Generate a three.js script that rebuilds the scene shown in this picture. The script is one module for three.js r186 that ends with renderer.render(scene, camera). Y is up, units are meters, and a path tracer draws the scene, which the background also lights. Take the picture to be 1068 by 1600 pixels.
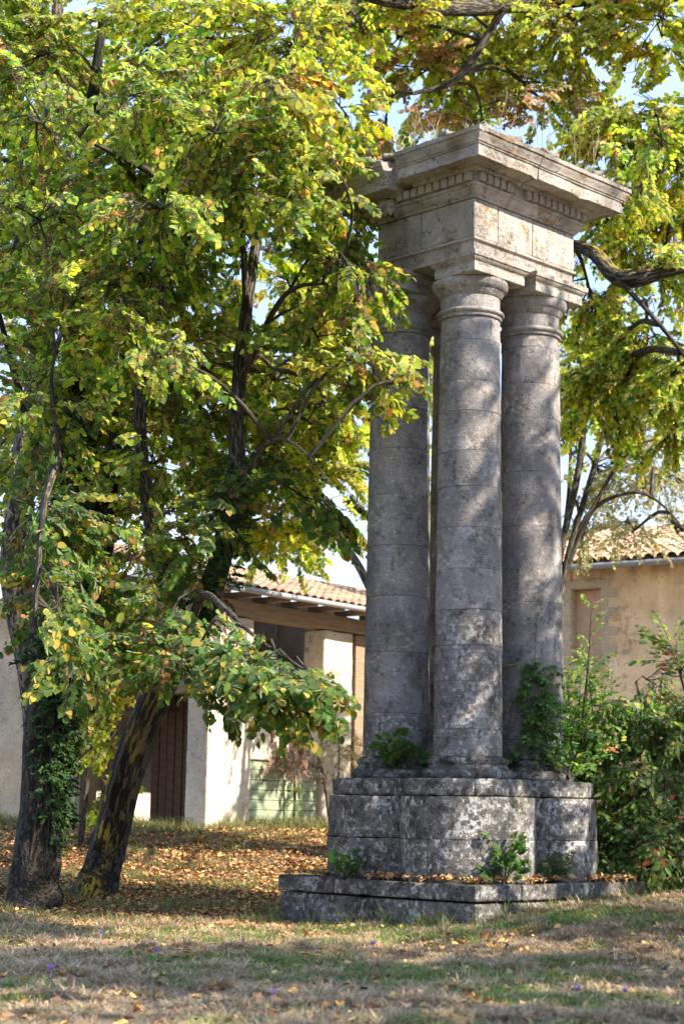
import * as THREE from 'three';
import { ImprovedNoise } from 'three/addons/math/ImprovedNoise.js';
import { mergeGeometries } from 'three/addons/utils/BufferGeometryUtils.js';

// ------------------------------------------------------------------ camera, sky, sun, exposure
const scene = new THREE.Scene();
const camera = new THREE.PerspectiveCamera(32.15, 1068 / 1600, 0.1, 1500);
const EYE = new THREE.Vector3(0, 1.3, 0), PITCH = 9.5 * Math.PI / 180, ROLL = 1.0 * Math.PI / 180;
camera.position.copy(EYE);
camera.up.set(-Math.sin(ROLL), Math.cos(ROLL), 0);
camera.lookAt(0, EYE.y + Math.tan(PITCH) * 20, -20);
camera.focus = 20.0;
camera.userData.fStop = 1.7;
scene.add(camera);

const SUN_AZ = 117 * Math.PI / 180, SUN_EL = 39 * Math.PI / 180;   // azimuth clockwise from the view direction
const SUN_DIR = new THREE.Vector3(Math.sin(SUN_AZ) * Math.cos(SUN_EL), Math.sin(SUN_EL), -Math.cos(SUN_AZ) * Math.cos(SUN_EL));
{
  const w = 512, h = 256, d = new Float32Array(w * h * 4), pn = new ImprovedNoise();
  for (let j = 0; j < h; j++) for (let i = 0; i < w; i++) {
    const el = ((j + .5) / h - .5) * Math.PI, az = ((i + .5) / w - .5) * 2 * Math.PI;
    const x = Math.cos(el) * Math.cos(az), y = Math.sin(el), z = Math.cos(el) * Math.sin(az);
    const up = Math.max(0, y), k = Math.pow(1 - up, 2.2);
    let r = .20 + .17 * k, g = .32 + .13 * k, b = .60 + .0 * k;
    const c = Math.max(0, pn.noise(x * 2.2, y * 5, z * 2.2) * .5 + pn.noise(x * 5, y * 11, z * 5) * .3 + .1) * .5;
    r += (.75 - r) * c; g += (.77 - g) * c; b += (.82 - b) * c;
    const s = Math.pow(Math.max(0, x * SUN_DIR.x + y * SUN_DIR.y + z * SUN_DIR.z), 6) * .22;
    const o = (j * w + i) * 4, S = 1.0;
    d[o] = (r + s) * S; d[o + 1] = (g + s * .95) * S; d[o + 2] = (b + s * .8) * S; d[o + 3] = 1;
  }
  const t = new THREE.DataTexture(d, w, h, THREE.RGBAFormat, THREE.FloatType);
  t.mapping = THREE.EquirectangularReflectionMapping; t.magFilter = t.minFilter = THREE.LinearFilter; t.colorSpace = THREE.LinearSRGBColorSpace; t.needsUpdate = true;
  scene.background = t; scene.environment = t;
}
const sun = new THREE.DirectionalLight(new THREE.Color(1, .90, .76), 4.3);
sun.name = 'sun';
sun.position.set(0, 3, -22).addScaledVector(SUN_DIR, 70); sun.target.position.set(0, 3, -22);
sun.castShadow = true; sun.shadow.mapSize.set(4096, 4096); sun.shadow.bias = -.0005;
Object.assign(sun.shadow.camera, { left: -22, right: 22, top: 22, bottom: -22, near: 1, far: 160 });
scene.add(sun, sun.target);

const renderer = new THREE.WebGLRenderer({ antialias: true });
renderer.setSize(683, 1024);
renderer.toneMapping = THREE.LinearToneMapping;
renderer.toneMappingExposure = 2.75;
renderer.outputColorSpace = THREE.SRGBColorSpace;
renderer.shadowMap.enabled = true; renderer.shadowMap.type = THREE.PCFSoftShadowMap;

// ------------------------------------------------------------------ helpers
function rng(seed) { let a = seed >>> 0; return () => { a = (a + 0x6D2B79F5) | 0; let t = Math.imul(a ^ (a >>> 15), 1 | a); t = (t + Math.imul(t ^ (t >>> 7), 61 | t)) ^ t; return ((t ^ (t >>> 14)) >>> 0) / 4294967296; }; }
const PN = new ImprovedNoise();
const n3 = (x, y, z) => PN.noise(x + 31.7, y + 17.3, z + 53.1);
const fbm = (x, y, z) => n3(x, y, z) * .6 + n3(x * 2.1, y * 2.1, z * 2.1) * .3 + n3(x * 4.3, y * 4.3, z * 4.3) * .15;
const clamp = (x, a = 0, b = 1) => Math.min(b, Math.max(a, x));
const sm = (a, b, x) => { const t = clamp((x - a) / (b - a)); return t * t * (3 - 2 * t); };
const lerp = (a, b, t) => a + (b - a) * t;
const V = (x, y, z) => new THREE.Vector3(x, y, z);
const used = {};
function numbered(n) { const k = used[n] = (used[n] ?? -1) + 1; return k ? `${n}_${String(k).padStart(3, '0')}` : n; }
function tag(o, label, category, group, kind) { Object.assign(o.userData, { label, category }); if (group) o.userData.group = group; if (kind) o.userData.kind = kind; return o; }
function thing(name, label, category, pos = [0, 0, 0], turn = 0, group) {
  const o = new THREE.Group(); o.name = numbered(name); o.position.set(...pos); o.rotation.y = turn; scene.add(o);
  return tag(o, label, category, group);
}
function mesh(name, geo, mat, parent) {
  const m = new THREE.Mesh(geo, mat); m.name = parent && parent !== scene ? name : numbered(name); m.castShadow = m.receiveShadow = true; (parent || scene).add(m); return m;
}
function group(name, parent) { const g = new THREE.Group(); g.name = name; parent.add(g); return g; }
// geometry from flat arrays
function geoFrom(p, idx, uv, col) {
  const g = new THREE.BufferGeometry();
  g.setAttribute('position', new THREE.Float32BufferAttribute(p, 3));
  g.setAttribute('uv', new THREE.Float32BufferAttribute(uv || new Array(p.length / 3 * 2).fill(0), 2));
  if (col) g.setAttribute('color', new THREE.Float32BufferAttribute(col, 3));
  g.setIndex(idx); g.computeVertexNormals(); return g;
}
function paint(g, fn) {                                   // vertex colours for stains, moss, wear and one shade tint
  const p = g.attributes.position, n = g.attributes.normal, c = new Float32Array(p.count * 3);
  for (let i = 0; i < p.count; i++) { const q = fn(p.getX(i), p.getY(i), p.getZ(i), n.getX(i), n.getY(i), n.getZ(i)); c[i * 3] = q[0]; c[i * 3 + 1] = q[1]; c[i * 3 + 2] = q[2]; }
  g.setAttribute('color', new THREE.BufferAttribute(c, 3)); return g;
}
function rough(p, n, amp) {                                // stone surface displacement along n
  const d = (n3(p.x * 2.3, p.y * 2.3, p.z * 2.3) * .9 + n3(p.x * 9, p.y * 9, p.z * 9) * .6 + n3(p.x * 24, p.y * 24, p.z * 24) * .35) * amp;
  return p.addScaledVector(n, d);
}
let uvShift = 0;
// a dressed block: plan outline [[x,z],...] (any order), from y0 to y1, chamfered and weathered
function block(outline, y0, y1, o = {}) {
  const { bev = .012, seg = .06, amp = .004, chip = 1 } = o;
  let area = 0; outline.forEach(([x, z], i) => { const [a, b] = outline[(i + 1) % outline.length]; area += x * b - a * z; });
  let pts = (area < 0 ? [...outline].reverse() : [...outline]).map(q => new THREE.Vector2(...q));
  // chamfer corners, resample edges
  const out = []; const N = pts.length;
  for (let i = 0; i < N; i++) {
    const a = pts[(i + N - 1) % N], b = pts[i], c = pts[(i + 1) % N];
    const u = b.clone().sub(a), v = c.clone().sub(b), lu = u.length(), lv = v.length(); u.divideScalar(lu); v.divideScalar(lv);
    const sharp = u.dot(v) < .9;
    const s0 = sharp ? b.clone().addScaledVector(u, -Math.min(bev, lu * .3)) : null, s1 = sharp ? b.clone().addScaledVector(v, Math.min(bev, lv * .3)) : b;
    if (s0) out.push(s0); out.push(s1.clone());
    const m = Math.max(1, Math.round(lv / seg));
    for (let k = 1; k < m; k++) out.push(b.clone().lerp(c, k / m));
  }
  const n = out.length, nor = out.map((q, i) => { const a = out[(i + n - 1) % n], c = out[(i + 1) % n]; const t = c.clone().sub(a).normalize(); return new THREE.Vector2(t.y, -t.x); });
  const rows = Math.max(1, Math.round((y1 - y0 - 2 * bev) / seg)), lev = [[y0, bev], [y0 + bev * .35, bev * .3]];
  for (let k = 0; k <= rows; k++) lev.push([lerp(y0 + bev, y1 - bev, k / rows), 0]);
  lev.push([y1 - bev * .35, bev * .3], [y1, bev]);
  const P = [], UV = [], I = []; const us = (uvShift += .37) % 7, vs = (uvShift * 1.7) % 5;
  for (const [y, ins] of lev) {
    let L = 0;
    for (let i = 0; i <= n; i++) {
      const q = out[i % n], m = nor[i % n]; if (i) L += q.distanceTo(out[i - 1]);
      const p = V(q.x - m.x * ins, y, q.y - m.y * ins);
      if (ins === 0 || chip) { const e = chip * Math.max(0, n3(p.x * 4 + 9, p.y * 4, p.z * 4) - .15) * (ins > 0 ? .02 : 0); rough(p, V(m.x, 0, m.y), amp); p.x -= m.x * e; p.z -= m.y * e; if (ins > 0) p.y += (y > (y0 + y1) / 2 ? -1 : 1) * e * .8; }
      P.push(p.x, p.y, p.z); UV.push(L + us, p.y + vs);
    }
  }
  const S = n + 1;
  for (let j = 0; j < lev.length - 1; j++) for (let i = 0; i < n; i++) { const a = j * S + i, b = a + 1, c = a + S, d = c + 1; I.push(a, c, b, b, c, d); }
  for (const top of [0, 1]) {
    const row = (top ? lev.length - 1 : 0) * S, base = P.length / 3, ring = [];
    for (let i = 0; i < n; i++) { const k = (row + i) * 3; P.push(P[k], P[k + 1], P[k + 2]); UV.push(P[k] + us, P[k + 2] + vs); ring.push(new THREE.Vector2(P[k], P[k + 2])); }
    for (const [a, b, c] of THREE.ShapeUtils.triangulateShape(ring, [])) { const A = ring[a], B = ring[b], C = ring[c]; const cr = (B.x - A.x) * (C.y - A.y) - (B.y - A.y) * (C.x - A.x); const flip = (cr > 0) === !!top; flip ? I.push(base + a, base + c, base + b) : I.push(base + a, base + b, base + c); }
  }
  return geoFrom(P, I, UV);
}
const rect = (x0, x1, z0, z1, g = .003) => [[x0 + g, z0 + g], [x1 - g, z0 + g], [x1 - g, z1 - g], [x0 + g, z1 - g]];
// ring of stone turned about a vertical axis at (cx, cz): profile [[r, y], ...] from the bottom up
function turned(profile, cx, cz, o = {}) {
  const { seg = 56, amp = .003, step = .05, cap = true } = o;
  const pr = []; profile.forEach((q, i) => { if (i) { const a = profile[i - 1], L = Math.hypot(q[0] - a[0], q[1] - a[1]), m = Math.max(1, Math.round(L / step)); for (let k = 1; k < m; k++) pr.push([lerp(a[0], q[0], k / m), lerp(a[1], q[1], k / m)]); } pr.push(q); });
  const P = [], UV = [], I = [], us = (uvShift += .41) % 7, vs = (uvShift * 1.3) % 5; let L = 0;
  pr.forEach(([r, y], j) => {
    if (j) L += Math.hypot(r - pr[j - 1][0], y - pr[j - 1][1]);
    for (let i = 0; i <= seg; i++) { const a = i / seg * Math.PI * 2, m = V(Math.cos(a), 0, Math.sin(a)); const p = V(cx + m.x * r, y, cz + m.z * r); rough(p, m, amp); P.push(p.x, p.y, p.z); UV.push(i / seg * 2.4 + us, L + vs); }
  });
  const S = seg + 1;
  for (let j = 0; j < pr.length - 1; j++) for (let i = 0; i < seg; i++) { const a = j * S + i, b = a + 1, c = a + S, d = c + 1; I.push(a, c, b, b, c, d); }
  if (cap) for (const top of [0, 1]) { const row = (top ? pr.length - 1 : 0) * S, ctr = P.length / 3; P.push(cx, pr[top ? pr.length - 1 : 0][1], cz); UV.push(us, vs); const base = P.length / 3; for (let i = 0; i <= seg; i++) { const k = (row + i) * 3; P.push(P[k], P[k + 1], P[k + 2]); UV.push(P[k], P[k + 2]); } for (let i = 0; i < seg; i++) top ? I.push(ctr, base + i + 1, base + i) : I.push(ctr, base + i, base + i + 1); }
  return geoFrom(P, I, UV);
}
// moulded course: closed profile [[out, y, wear?], ...] swept along a plan path [[x,z],...]; out is to the path's right-hand outside (dir rotated by +90deg in x,z)
function moulded(profile, path, o = {}) {
  const { seg = .05, amp = .004, wear = .012, seed = 0 } = o;
  const pts = path.map(q => new THREE.Vector2(...q)), st = [];
  for (let i = 0; i < pts.length; i++) {
    const d0 = i ? pts[i].clone().sub(pts[i - 1]).normalize() : null, d1 = i < pts.length - 1 ? pts[i + 1].clone().sub(pts[i]).normalize() : null;
    const n0 = d0 && new THREE.Vector2(d0.y, -d0.x), n1 = d1 && new THREE.Vector2(d1.y, -d1.x);
    let m = n0 && n1 ? n0.clone().add(n1) : (n0 || n1).clone(); if (n0 && n1) m.multiplyScalar(1 / (1 + n0.dot(n1)));
    st.push([pts[i], m]);
    if (d1) { const l = pts[i + 1].distanceTo(pts[i]), k = Math.round(l / seg); const ends = [m]; for (let j = 1; j < k; j++) st.push([pts[i].clone().lerp(pts[i + 1], j / k), n1, j / k, i]); }
  }
  // between mitred corners the section turns gradually: true mitre keeps points on lines, so interpolate the offset points
  const corner = st.filter(s => s.length === 2), P = [], UV = [], I = [], us = (uvShift += .53) % 7; const n = profile.length;
  let L = 0, prev = null;
  for (const s of st) {
    if (prev) L += s[0].distanceTo(prev); prev = s[0];
    let acc = 0;
    for (let k = 0; k <= n; k++) {
      const [out, y, w = 0] = profile[k % n]; if (k) { const b = profile[k - 1]; acc += Math.hypot(out - b[0], y - b[1]); }
      let q; if (s.length === 2) q = s[0].clone().addScaledVector(s[1], out); else { const A = corner[s[3]], B = corner[s[3] + 1]; q = A[0].clone().addScaledVector(A[1], out).lerp(B[0].clone().addScaledVector(B[1], out), s[2]); }
      const p = V(q.x, y, q.y), nn = V(s[1].x, .25, s[1].y).normalize();
      rough(p, nn, amp);
      if (w) { const e = w * wear * (Math.max(0, n3(p.x * 2.6 + seed, p.y * 2, p.z * 2.6) - .28) * 2.6 + Math.max(0, n3(p.x * 9 + seed, p.y * 8, p.z * 9) - .2) * 1.3 + Math.max(0, n3(p.x * 31, p.y * 20, p.z * 31)) * .35); p.addScaledVector(nn, -e); p.y -= w > 0 ? e * .4 : 0; }
      P.push(p.x, p.y, p.z); UV.push(L + us, acc + us * 2);
    }
  }
  const S = n + 1, R = st.length;
  for (let j = 0; j < R - 1; j++) for (let i = 0; i < n; i++) { const a = j * S + i, b = a + 1, c = a + S, d = c + 1; I.push(a, b, c, b, d, c); }
  const shape = profile.map(q => new THREE.Vector2(q[0], q[1])), tri = THREE.ShapeUtils.triangulateShape(shape, []);
  for (const e of [0, 1]) { const row = (e ? R - 1 : 0) * S, base = P.length / 3; for (let i = 0; i < n; i++) { const k = (row + i) * 3; P.push(P[k], P[k + 1], P[k + 2]); UV.push(profile[i][0] + us, profile[i][1]); } for (const [a, b, c] of tri) e ? I.push(base + a, base + b, base + c) : I.push(base + a, base + c, base + b); }
  const g = geoFrom(P, I, UV).toNonIndexed(); g.computeVertexNormals(); return creased(g, 40);
}
// smooth normals across edges flatter than deg
function creased(g, deg) {
  const p = g.attributes.position, n = g.attributes.normal, cos = Math.cos(deg * Math.PI / 180), map = new Map();
  const key = i => `${Math.round(p.getX(i) * 2e4)},${Math.round(p.getY(i) * 2e4)},${Math.round(p.getZ(i) * 2e4)}`;
  for (let i = 0; i < p.count; i++) { const k = key(i); (map.get(k) || map.set(k, []).get(k)).push(i); }
  const out = new Float32Array(p.count * 3);
  for (const l of map.values()) for (const i of l) { let x = 0, y = 0, z = 0; for (const j of l) { const d = n.getX(i) * n.getX(j) + n.getY(i) * n.getY(j) + n.getZ(i) * n.getZ(j); if (d > cos) { x += n.getX(j); y += n.getY(j); z += n.getZ(j); } } const s = Math.hypot(x, y, z) || 1; out[i * 3] = x / s; out[i * 3 + 1] = y / s; out[i * 3 + 2] = z / s; }
  g.setAttribute('normal', new THREE.BufferAttribute(out, 3)); return g;
}
// ---- procedural textures
function layer(N, period, seed) {                        // tileable value noise in 0..1
  const r = rng(seed), G = new Float32Array(period * period).map(() => r()), o = new Float32Array(N * N);
  const xi = new Int32Array(N), xf = new Float32Array(N);
  for (let i = 0; i < N; i++) { const u = i / N * period, k = Math.floor(u), f = u - k; xi[i] = k; xf[i] = f * f * (3 - 2 * f); }
  for (let j = 0; j < N; j++) { const a = xi[j] * period, b = ((xi[j] + 1) % period) * period, fy = xf[j]; for (let i = 0; i < N; i++) { const x0 = xi[i], x1 = (x0 + 1) % period, fx = xf[i]; const t = G[a + x0] + (G[a + x1] - G[a + x0]) * fx, c = G[b + x0] + (G[b + x1] - G[b + x0]) * fx; o[j * N + i] = t + (c - t) * fy; } }
  return o;
}
function fract(N, period, seed, oct = 4, gain = .55) { const o = new Float32Array(N * N); let amp = 1, tot = 0; for (let k = 0; k < oct; k++) { const l = layer(N, Math.min(N, period << k), seed + k * 13); for (let i = 0; i < o.length; i++) o[i] += l[i] * amp; tot += amp; amp *= gain; } for (let i = 0; i < o.length; i++) o[i] /= tot; return o; }
function tex(N, fn, srgb, rep = 1) {
  const d = new Uint8Array(N * N * 4), c = [0, 0, 0];
  for (let i = 0; i < N * N; i++) { fn(i, c); d[i * 4] = clamp(c[0], 0, 255); d[i * 4 + 1] = clamp(c[1], 0, 255); d[i * 4 + 2] = clamp(c[2], 0, 255); d[i * 4 + 3] = 255; }
  const t = new THREE.DataTexture(d, N, N, THREE.RGBAFormat); t.wrapS = t.wrapT = THREE.RepeatWrapping; t.magFilter = THREE.LinearFilter; t.minFilter = THREE.LinearMipmapLinearFilter; t.generateMipmaps = true;
  if (srgb) t.colorSpace = THREE.SRGBColorSpace; t.repeat.set(rep, rep); t.needsUpdate = true; return t;
}
const mixc = (c, to, t) => { for (let k = 0; k < 3; k++) c[k] += (to[k] - c[k]) * t; };
const std = (o) => new THREE.MeshStandardMaterial({ roughness: .92, metalness: 0, ...o });

// ------------------------------------------------------------------ materials
const T = 1024;
const big = fract(T, 4, 11, 4), mid = fract(T, 14, 23, 4), fine = fract(T, 90, 37, 3, .7), grit = fract(T, 300, 51, 2, .8), spot = fract(T, 26, 71, 3, .6), spot2 = fract(T, 40, 83, 3, .6), long1 = fract(T, 7, 97, 4);
function stoneTex(base, warm, opt) {
  const col = tex(T, (i, c) => {
    c[0] = base[0]; c[1] = base[1]; c[2] = base[2];
    mixc(c, warm, sm(.35, .7, big[i]) * .8);
    const v = (mid[i] - .5) * opt.mid + (fine[i] - .5) * opt.fine + (grit[i] - .5) * opt.grit;
    c[0] += v; c[1] += v; c[2] += v * .95;
    mixc(c, opt.ochre || [150, 110, 60], sm(.60, .74, long1[i]) * sm(.45, .6, spot2[i]) * (opt.och || 0));
    const rg = (fine[i] - .5) * .62 + (grit[i] - .5) * .5;
    mixc(c, [50, 47, 44], sm(opt.dk - .05, opt.dk + .10, mid[i] * .5 + spot2[i] * .2 + long1[i] * .3 + rg) * opt.dark);
    mixc(c, [34, 32, 31], sm(.66, .80, fine[i] * .6 + spot[i] * .4 + (grit[i] - .5) * .3) * opt.pit);
    mixc(c, [204, 203, 202], sm(opt.wt, opt.wt + .05, spot[i] * .55 + big[i] * .35 + rg * .45 + .05) * opt.white * sm(.2, .7, grit[i] + .25));
  }, true, 1 / opt.size);
  const bump = tex(T, (i, c) => { let v = 120 + (mid[i] - .5) * 90 + (fine[i] - .5) * 110 + (grit[i] - .5) * 60 - sm(.62, .72, fine[i] * .6 + spot[i] * .4) * 70 * (opt.pit + .3); c[0] = c[1] = c[2] = v; }, false, 1 / opt.size);
  return { map: col, bumpMap: bump, bumpScale: opt.bump };
}
const M = {};
M.column = std({ ...stoneTex([143, 139, 138], [153, 145, 138], { mid: 80, fine: 70, grit: 60, dk: .575, dark: .65, pit: .85, wt: .635, white: .6, size: 1.25, bump: .014, och: .2 }), vertexColors: true });
M.columnLow = std({ ...stoneTex([143, 139, 137], [148, 138, 132], { mid: 80, fine: 75, grit: 55, dk: .535, dark: .8, pit: .85, wt: .595, white: .85, size: 1.05, bump: .015, och: .2 }), vertexColors: true });
M.pedestal = std({ ...stoneTex([142, 138, 134], [124, 118, 111], { mid: 60, fine: 70, grit: 55, dk: .505, dark: .9, pit: .8, wt: .578, white: .9, size: 1.15, bump: .018, och: .3 }), vertexColors: true });
M.cornice = std({ ...stoneTex([176, 167, 159], [163, 152, 141], { mid: 60, fine: 62, grit: 60, dk: .60, dark: .6, pit: .75, wt: .68, white: .5, size: 1.5, bump: .011, och: .7, ochre: [160, 118, 62] }), vertexColors: true });
M.plaster = std({ ...stoneTex([226, 215, 198], [214, 196, 172], { mid: 50, fine: 40, grit: 30, dk: .66, dark: .35, pit: .2, wt: .74, white: .3, size: 3.1, bump: .012, och: .25 }), vertexColors: true });
M.quoin = std({ ...stoneTex([216, 202, 180], [204, 188, 164], { mid: 50, fine: 50, grit: 30, dk: .62, dark: .4, pit: .4, wt: .72, white: .3, size: 1.4, bump: .01 }) });
M.brickpanel = std({ ...stoneTex([228, 196, 174], [220, 184, 160], { mid: 40, fine: 40, grit: 20, dk: .66, dark: .2, pit: .2, wt: .76, white: .2, size: 2, bump: .008 }) });
{
  const ridge = fract(T, 24, 131, 3, .6), b2 = fract(T, 8, 151, 4);
  // bark: stretched vertically through its own repeat
  const map = tex(T, (i, c) => { const v = ridge[i], k = sm(.42, .58, v); c[0] = lerp(40, 120, k) + (fine[i] - .5) * 50; c[1] = lerp(34, 108, k) + (fine[i] - .5) * 48; c[2] = lerp(28, 92, k) + (fine[i] - .5) * 44; mixc(c, [120, 122, 108], sm(.45, .8, b2[i]) * .4); }, true);
  const bump = tex(T, (i, c) => { c[0] = c[1] = c[2] = 40 + sm(.35, .65, ridge[i]) * 150 + (fine[i] - .5) * 70; }, false);
  for (const t of [map, bump]) t.repeat.set(1.4, .42);
  M.bark = std({ map, bumpMap: bump, bumpScale: .03, vertexColors: true });
  const gm = tex(T, (i, c) => { const v = (fine[i] - .5) * 90 + (mid[i] - .5) * 60 + (grit[i] - .5) * 60; c[0] = 200 + v; c[1] = 200 + v; c[2] = 196 + v; }, true, 1 / 2.3);
  const gb = tex(T, (i, c) => { c[0] = c[1] = c[2] = 128 + (fine[i] - .5) * 120 + (mid[i] - .5) * 100; }, false, 1 / 2.3);
  M.ground = std({ map: gm, bumpMap: gb, bumpScale: .05, vertexColors: true, roughness: 1 });
  const wd = fract(T, 3, 171, 5), wmap = tex(T, (i, c) => { const v = (mid[i] - .5) * 60 + (grit[i] - .5) * 50; c[0] = 186 + v; c[1] = 176 + v; c[2] = 162 + v; }, true);
  wmap.repeat.set(.25, 3);
  M.wood = std({ map: wmap, color: new THREE.Color(.62, .5, .38), roughness: .85 });
  M.darkwood = std({ map: wmap, color: new THREE.Color(.30, .19, .12), roughness: .85 });
  M.green = std({ map: wmap, color: new THREE.Color(.60, .80, .62), roughness: .7 });
}
const LEAF = (o = {}) => new THREE.MeshPhysicalMaterial({ color: 0xffffff, vertexColors: true, roughness: .95, metalness: 0, transmission: .72, thickness: 0, side: THREE.DoubleSide, specularIntensity: .5, ...o });
M.leaf = LEAF(); M.ivy = LEAF({ transmission: .3 }); M.grass = LEAF({ transmission: .3 });
M.litter = std({ vertexColors: true, side: THREE.DoubleSide, roughness: .95 });
M.tile = std({ color: 0xffffff, vertexColors: true, roughness: .95, map: M.quoin.map, bumpMap: M.quoin.bumpMap, bumpScale: .006 });
M.zinc = std({ color: new THREE.Color(.36, .36, .37), roughness: .6, metalness: .3 });

// ------------------------------------------------------------------ ground
function gy(x, z) {                                         // height of the ground
  const k = -z;
  let y = k < 19 ? lerp(-.09, -.01, sm(8, 19, k)) : -.01;
  y += sm(20.5, 24, k) * .22 + sm(22.5, 30.5, k) * .74 + sm(30, 60, k) * .4;
  y += sm(-.2, 3.4, x) * .34 * sm(15.5, 19, k) * (1 - sm(23, 30, k));
  y -= sm(6, -12, k) * .3;
  const far = sm(60, 300, Math.hypot(x, z)); y += far * 1.5;
  return y + (n3(x * .5, 0, z * .5) * .05 + n3(x * 1.7, 3, z * 1.7) * .02) * (1 - far);
}
{
  const xs = [], zs = []; for (let x = -7; x <= 7.001; x += .1) xs.push(x); for (let s = 1, x = 7; x < 700; s *= 1.13) { x += .15 * s; xs.push(x); xs.unshift(-x); }
  for (let z = -9; z >= -33; z -= .1) zs.push(z); for (let s = 1, z = -33; z > -700; s *= 1.14) { z -= .2 * s; zs.push(z); } for (let s = 1, z = -9; z < 700; s *= 1.16) { z += .2 * s; zs.unshift(z); }
  const P = [], U = [], C = [], I = [], nx = xs.length;
  for (const z of zs) for (const x of xs) {
    P.push(x, gy(x, z), z); U.push(x, z);
    const a = fbm(x * .6, 1, z * .9), b = fbm(x * 1.6, 8, z * 2.2);
    let c = [.33, .26, .18]; const mixl = (t, k) => { for (let q = 0; q < 3; q++) c[q] += (t[q] - c[q]) * k; };
    mixl([.10, .12, .035], sm(-.05, .3, a) * .75); mixl([.17, .13, .09], sm(.05, .35, b) * .6);
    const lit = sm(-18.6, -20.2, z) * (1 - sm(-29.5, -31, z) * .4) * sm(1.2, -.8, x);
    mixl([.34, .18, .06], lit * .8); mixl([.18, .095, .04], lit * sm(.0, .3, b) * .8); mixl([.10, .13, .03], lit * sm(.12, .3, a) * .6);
    const far = sm(40, 90, Math.hypot(x, z)); mixl([.10, .13, .04], far);
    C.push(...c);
  }
  for (let j = 0; j < zs.length - 1; j++) for (let i = 0; i < nx - 1; i++) { const a = j * nx + i, b = a + 1, c = a + nx, d = c + 1; I.push(a, b, c, b, d, c); }
  const g = geoFrom(P, I, U, C); g.computeVertexNormals();
  if (g.attributes.normal.getY(0) < 0) { const id = g.index.array; for (let k = 0; k < id.length; k += 3) { const t = id[k]; id[k] = id[k + 1]; id[k + 1] = t; } g.computeVertexNormals(); }
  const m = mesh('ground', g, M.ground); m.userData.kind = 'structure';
}

// ------------------------------------------------------------------ the four-column monument
const MC = [1.45, 0, -20.78];
const mon = thing('stone_monument', 'tall weathered stone monument of clustered columns carrying one square cornice', 'monument', MC, Math.PI / 4);
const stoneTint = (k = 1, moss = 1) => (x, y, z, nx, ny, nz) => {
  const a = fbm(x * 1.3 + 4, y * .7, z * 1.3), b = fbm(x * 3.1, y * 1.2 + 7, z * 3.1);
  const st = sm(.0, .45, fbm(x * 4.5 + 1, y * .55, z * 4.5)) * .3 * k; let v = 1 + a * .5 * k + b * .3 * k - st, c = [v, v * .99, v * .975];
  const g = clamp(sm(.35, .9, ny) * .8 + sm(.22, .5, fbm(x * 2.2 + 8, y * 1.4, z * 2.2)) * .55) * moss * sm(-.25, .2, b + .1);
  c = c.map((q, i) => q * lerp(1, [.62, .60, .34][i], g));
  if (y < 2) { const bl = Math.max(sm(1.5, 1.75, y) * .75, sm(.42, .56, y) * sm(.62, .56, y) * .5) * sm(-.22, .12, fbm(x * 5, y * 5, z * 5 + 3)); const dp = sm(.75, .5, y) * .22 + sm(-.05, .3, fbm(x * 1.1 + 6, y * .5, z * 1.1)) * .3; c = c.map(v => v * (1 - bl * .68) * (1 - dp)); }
  return c;
};
const mtl = g => g.index ? g.toNonIndexed() : g;
const join = l => mergeGeometries(l.map(g => { g = mtl(g); for (const k of Object.keys(g.attributes)) if (!['position', 'normal', 'uv', 'color'].includes(k)) g.deleteAttribute(k); return g; }));
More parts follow.
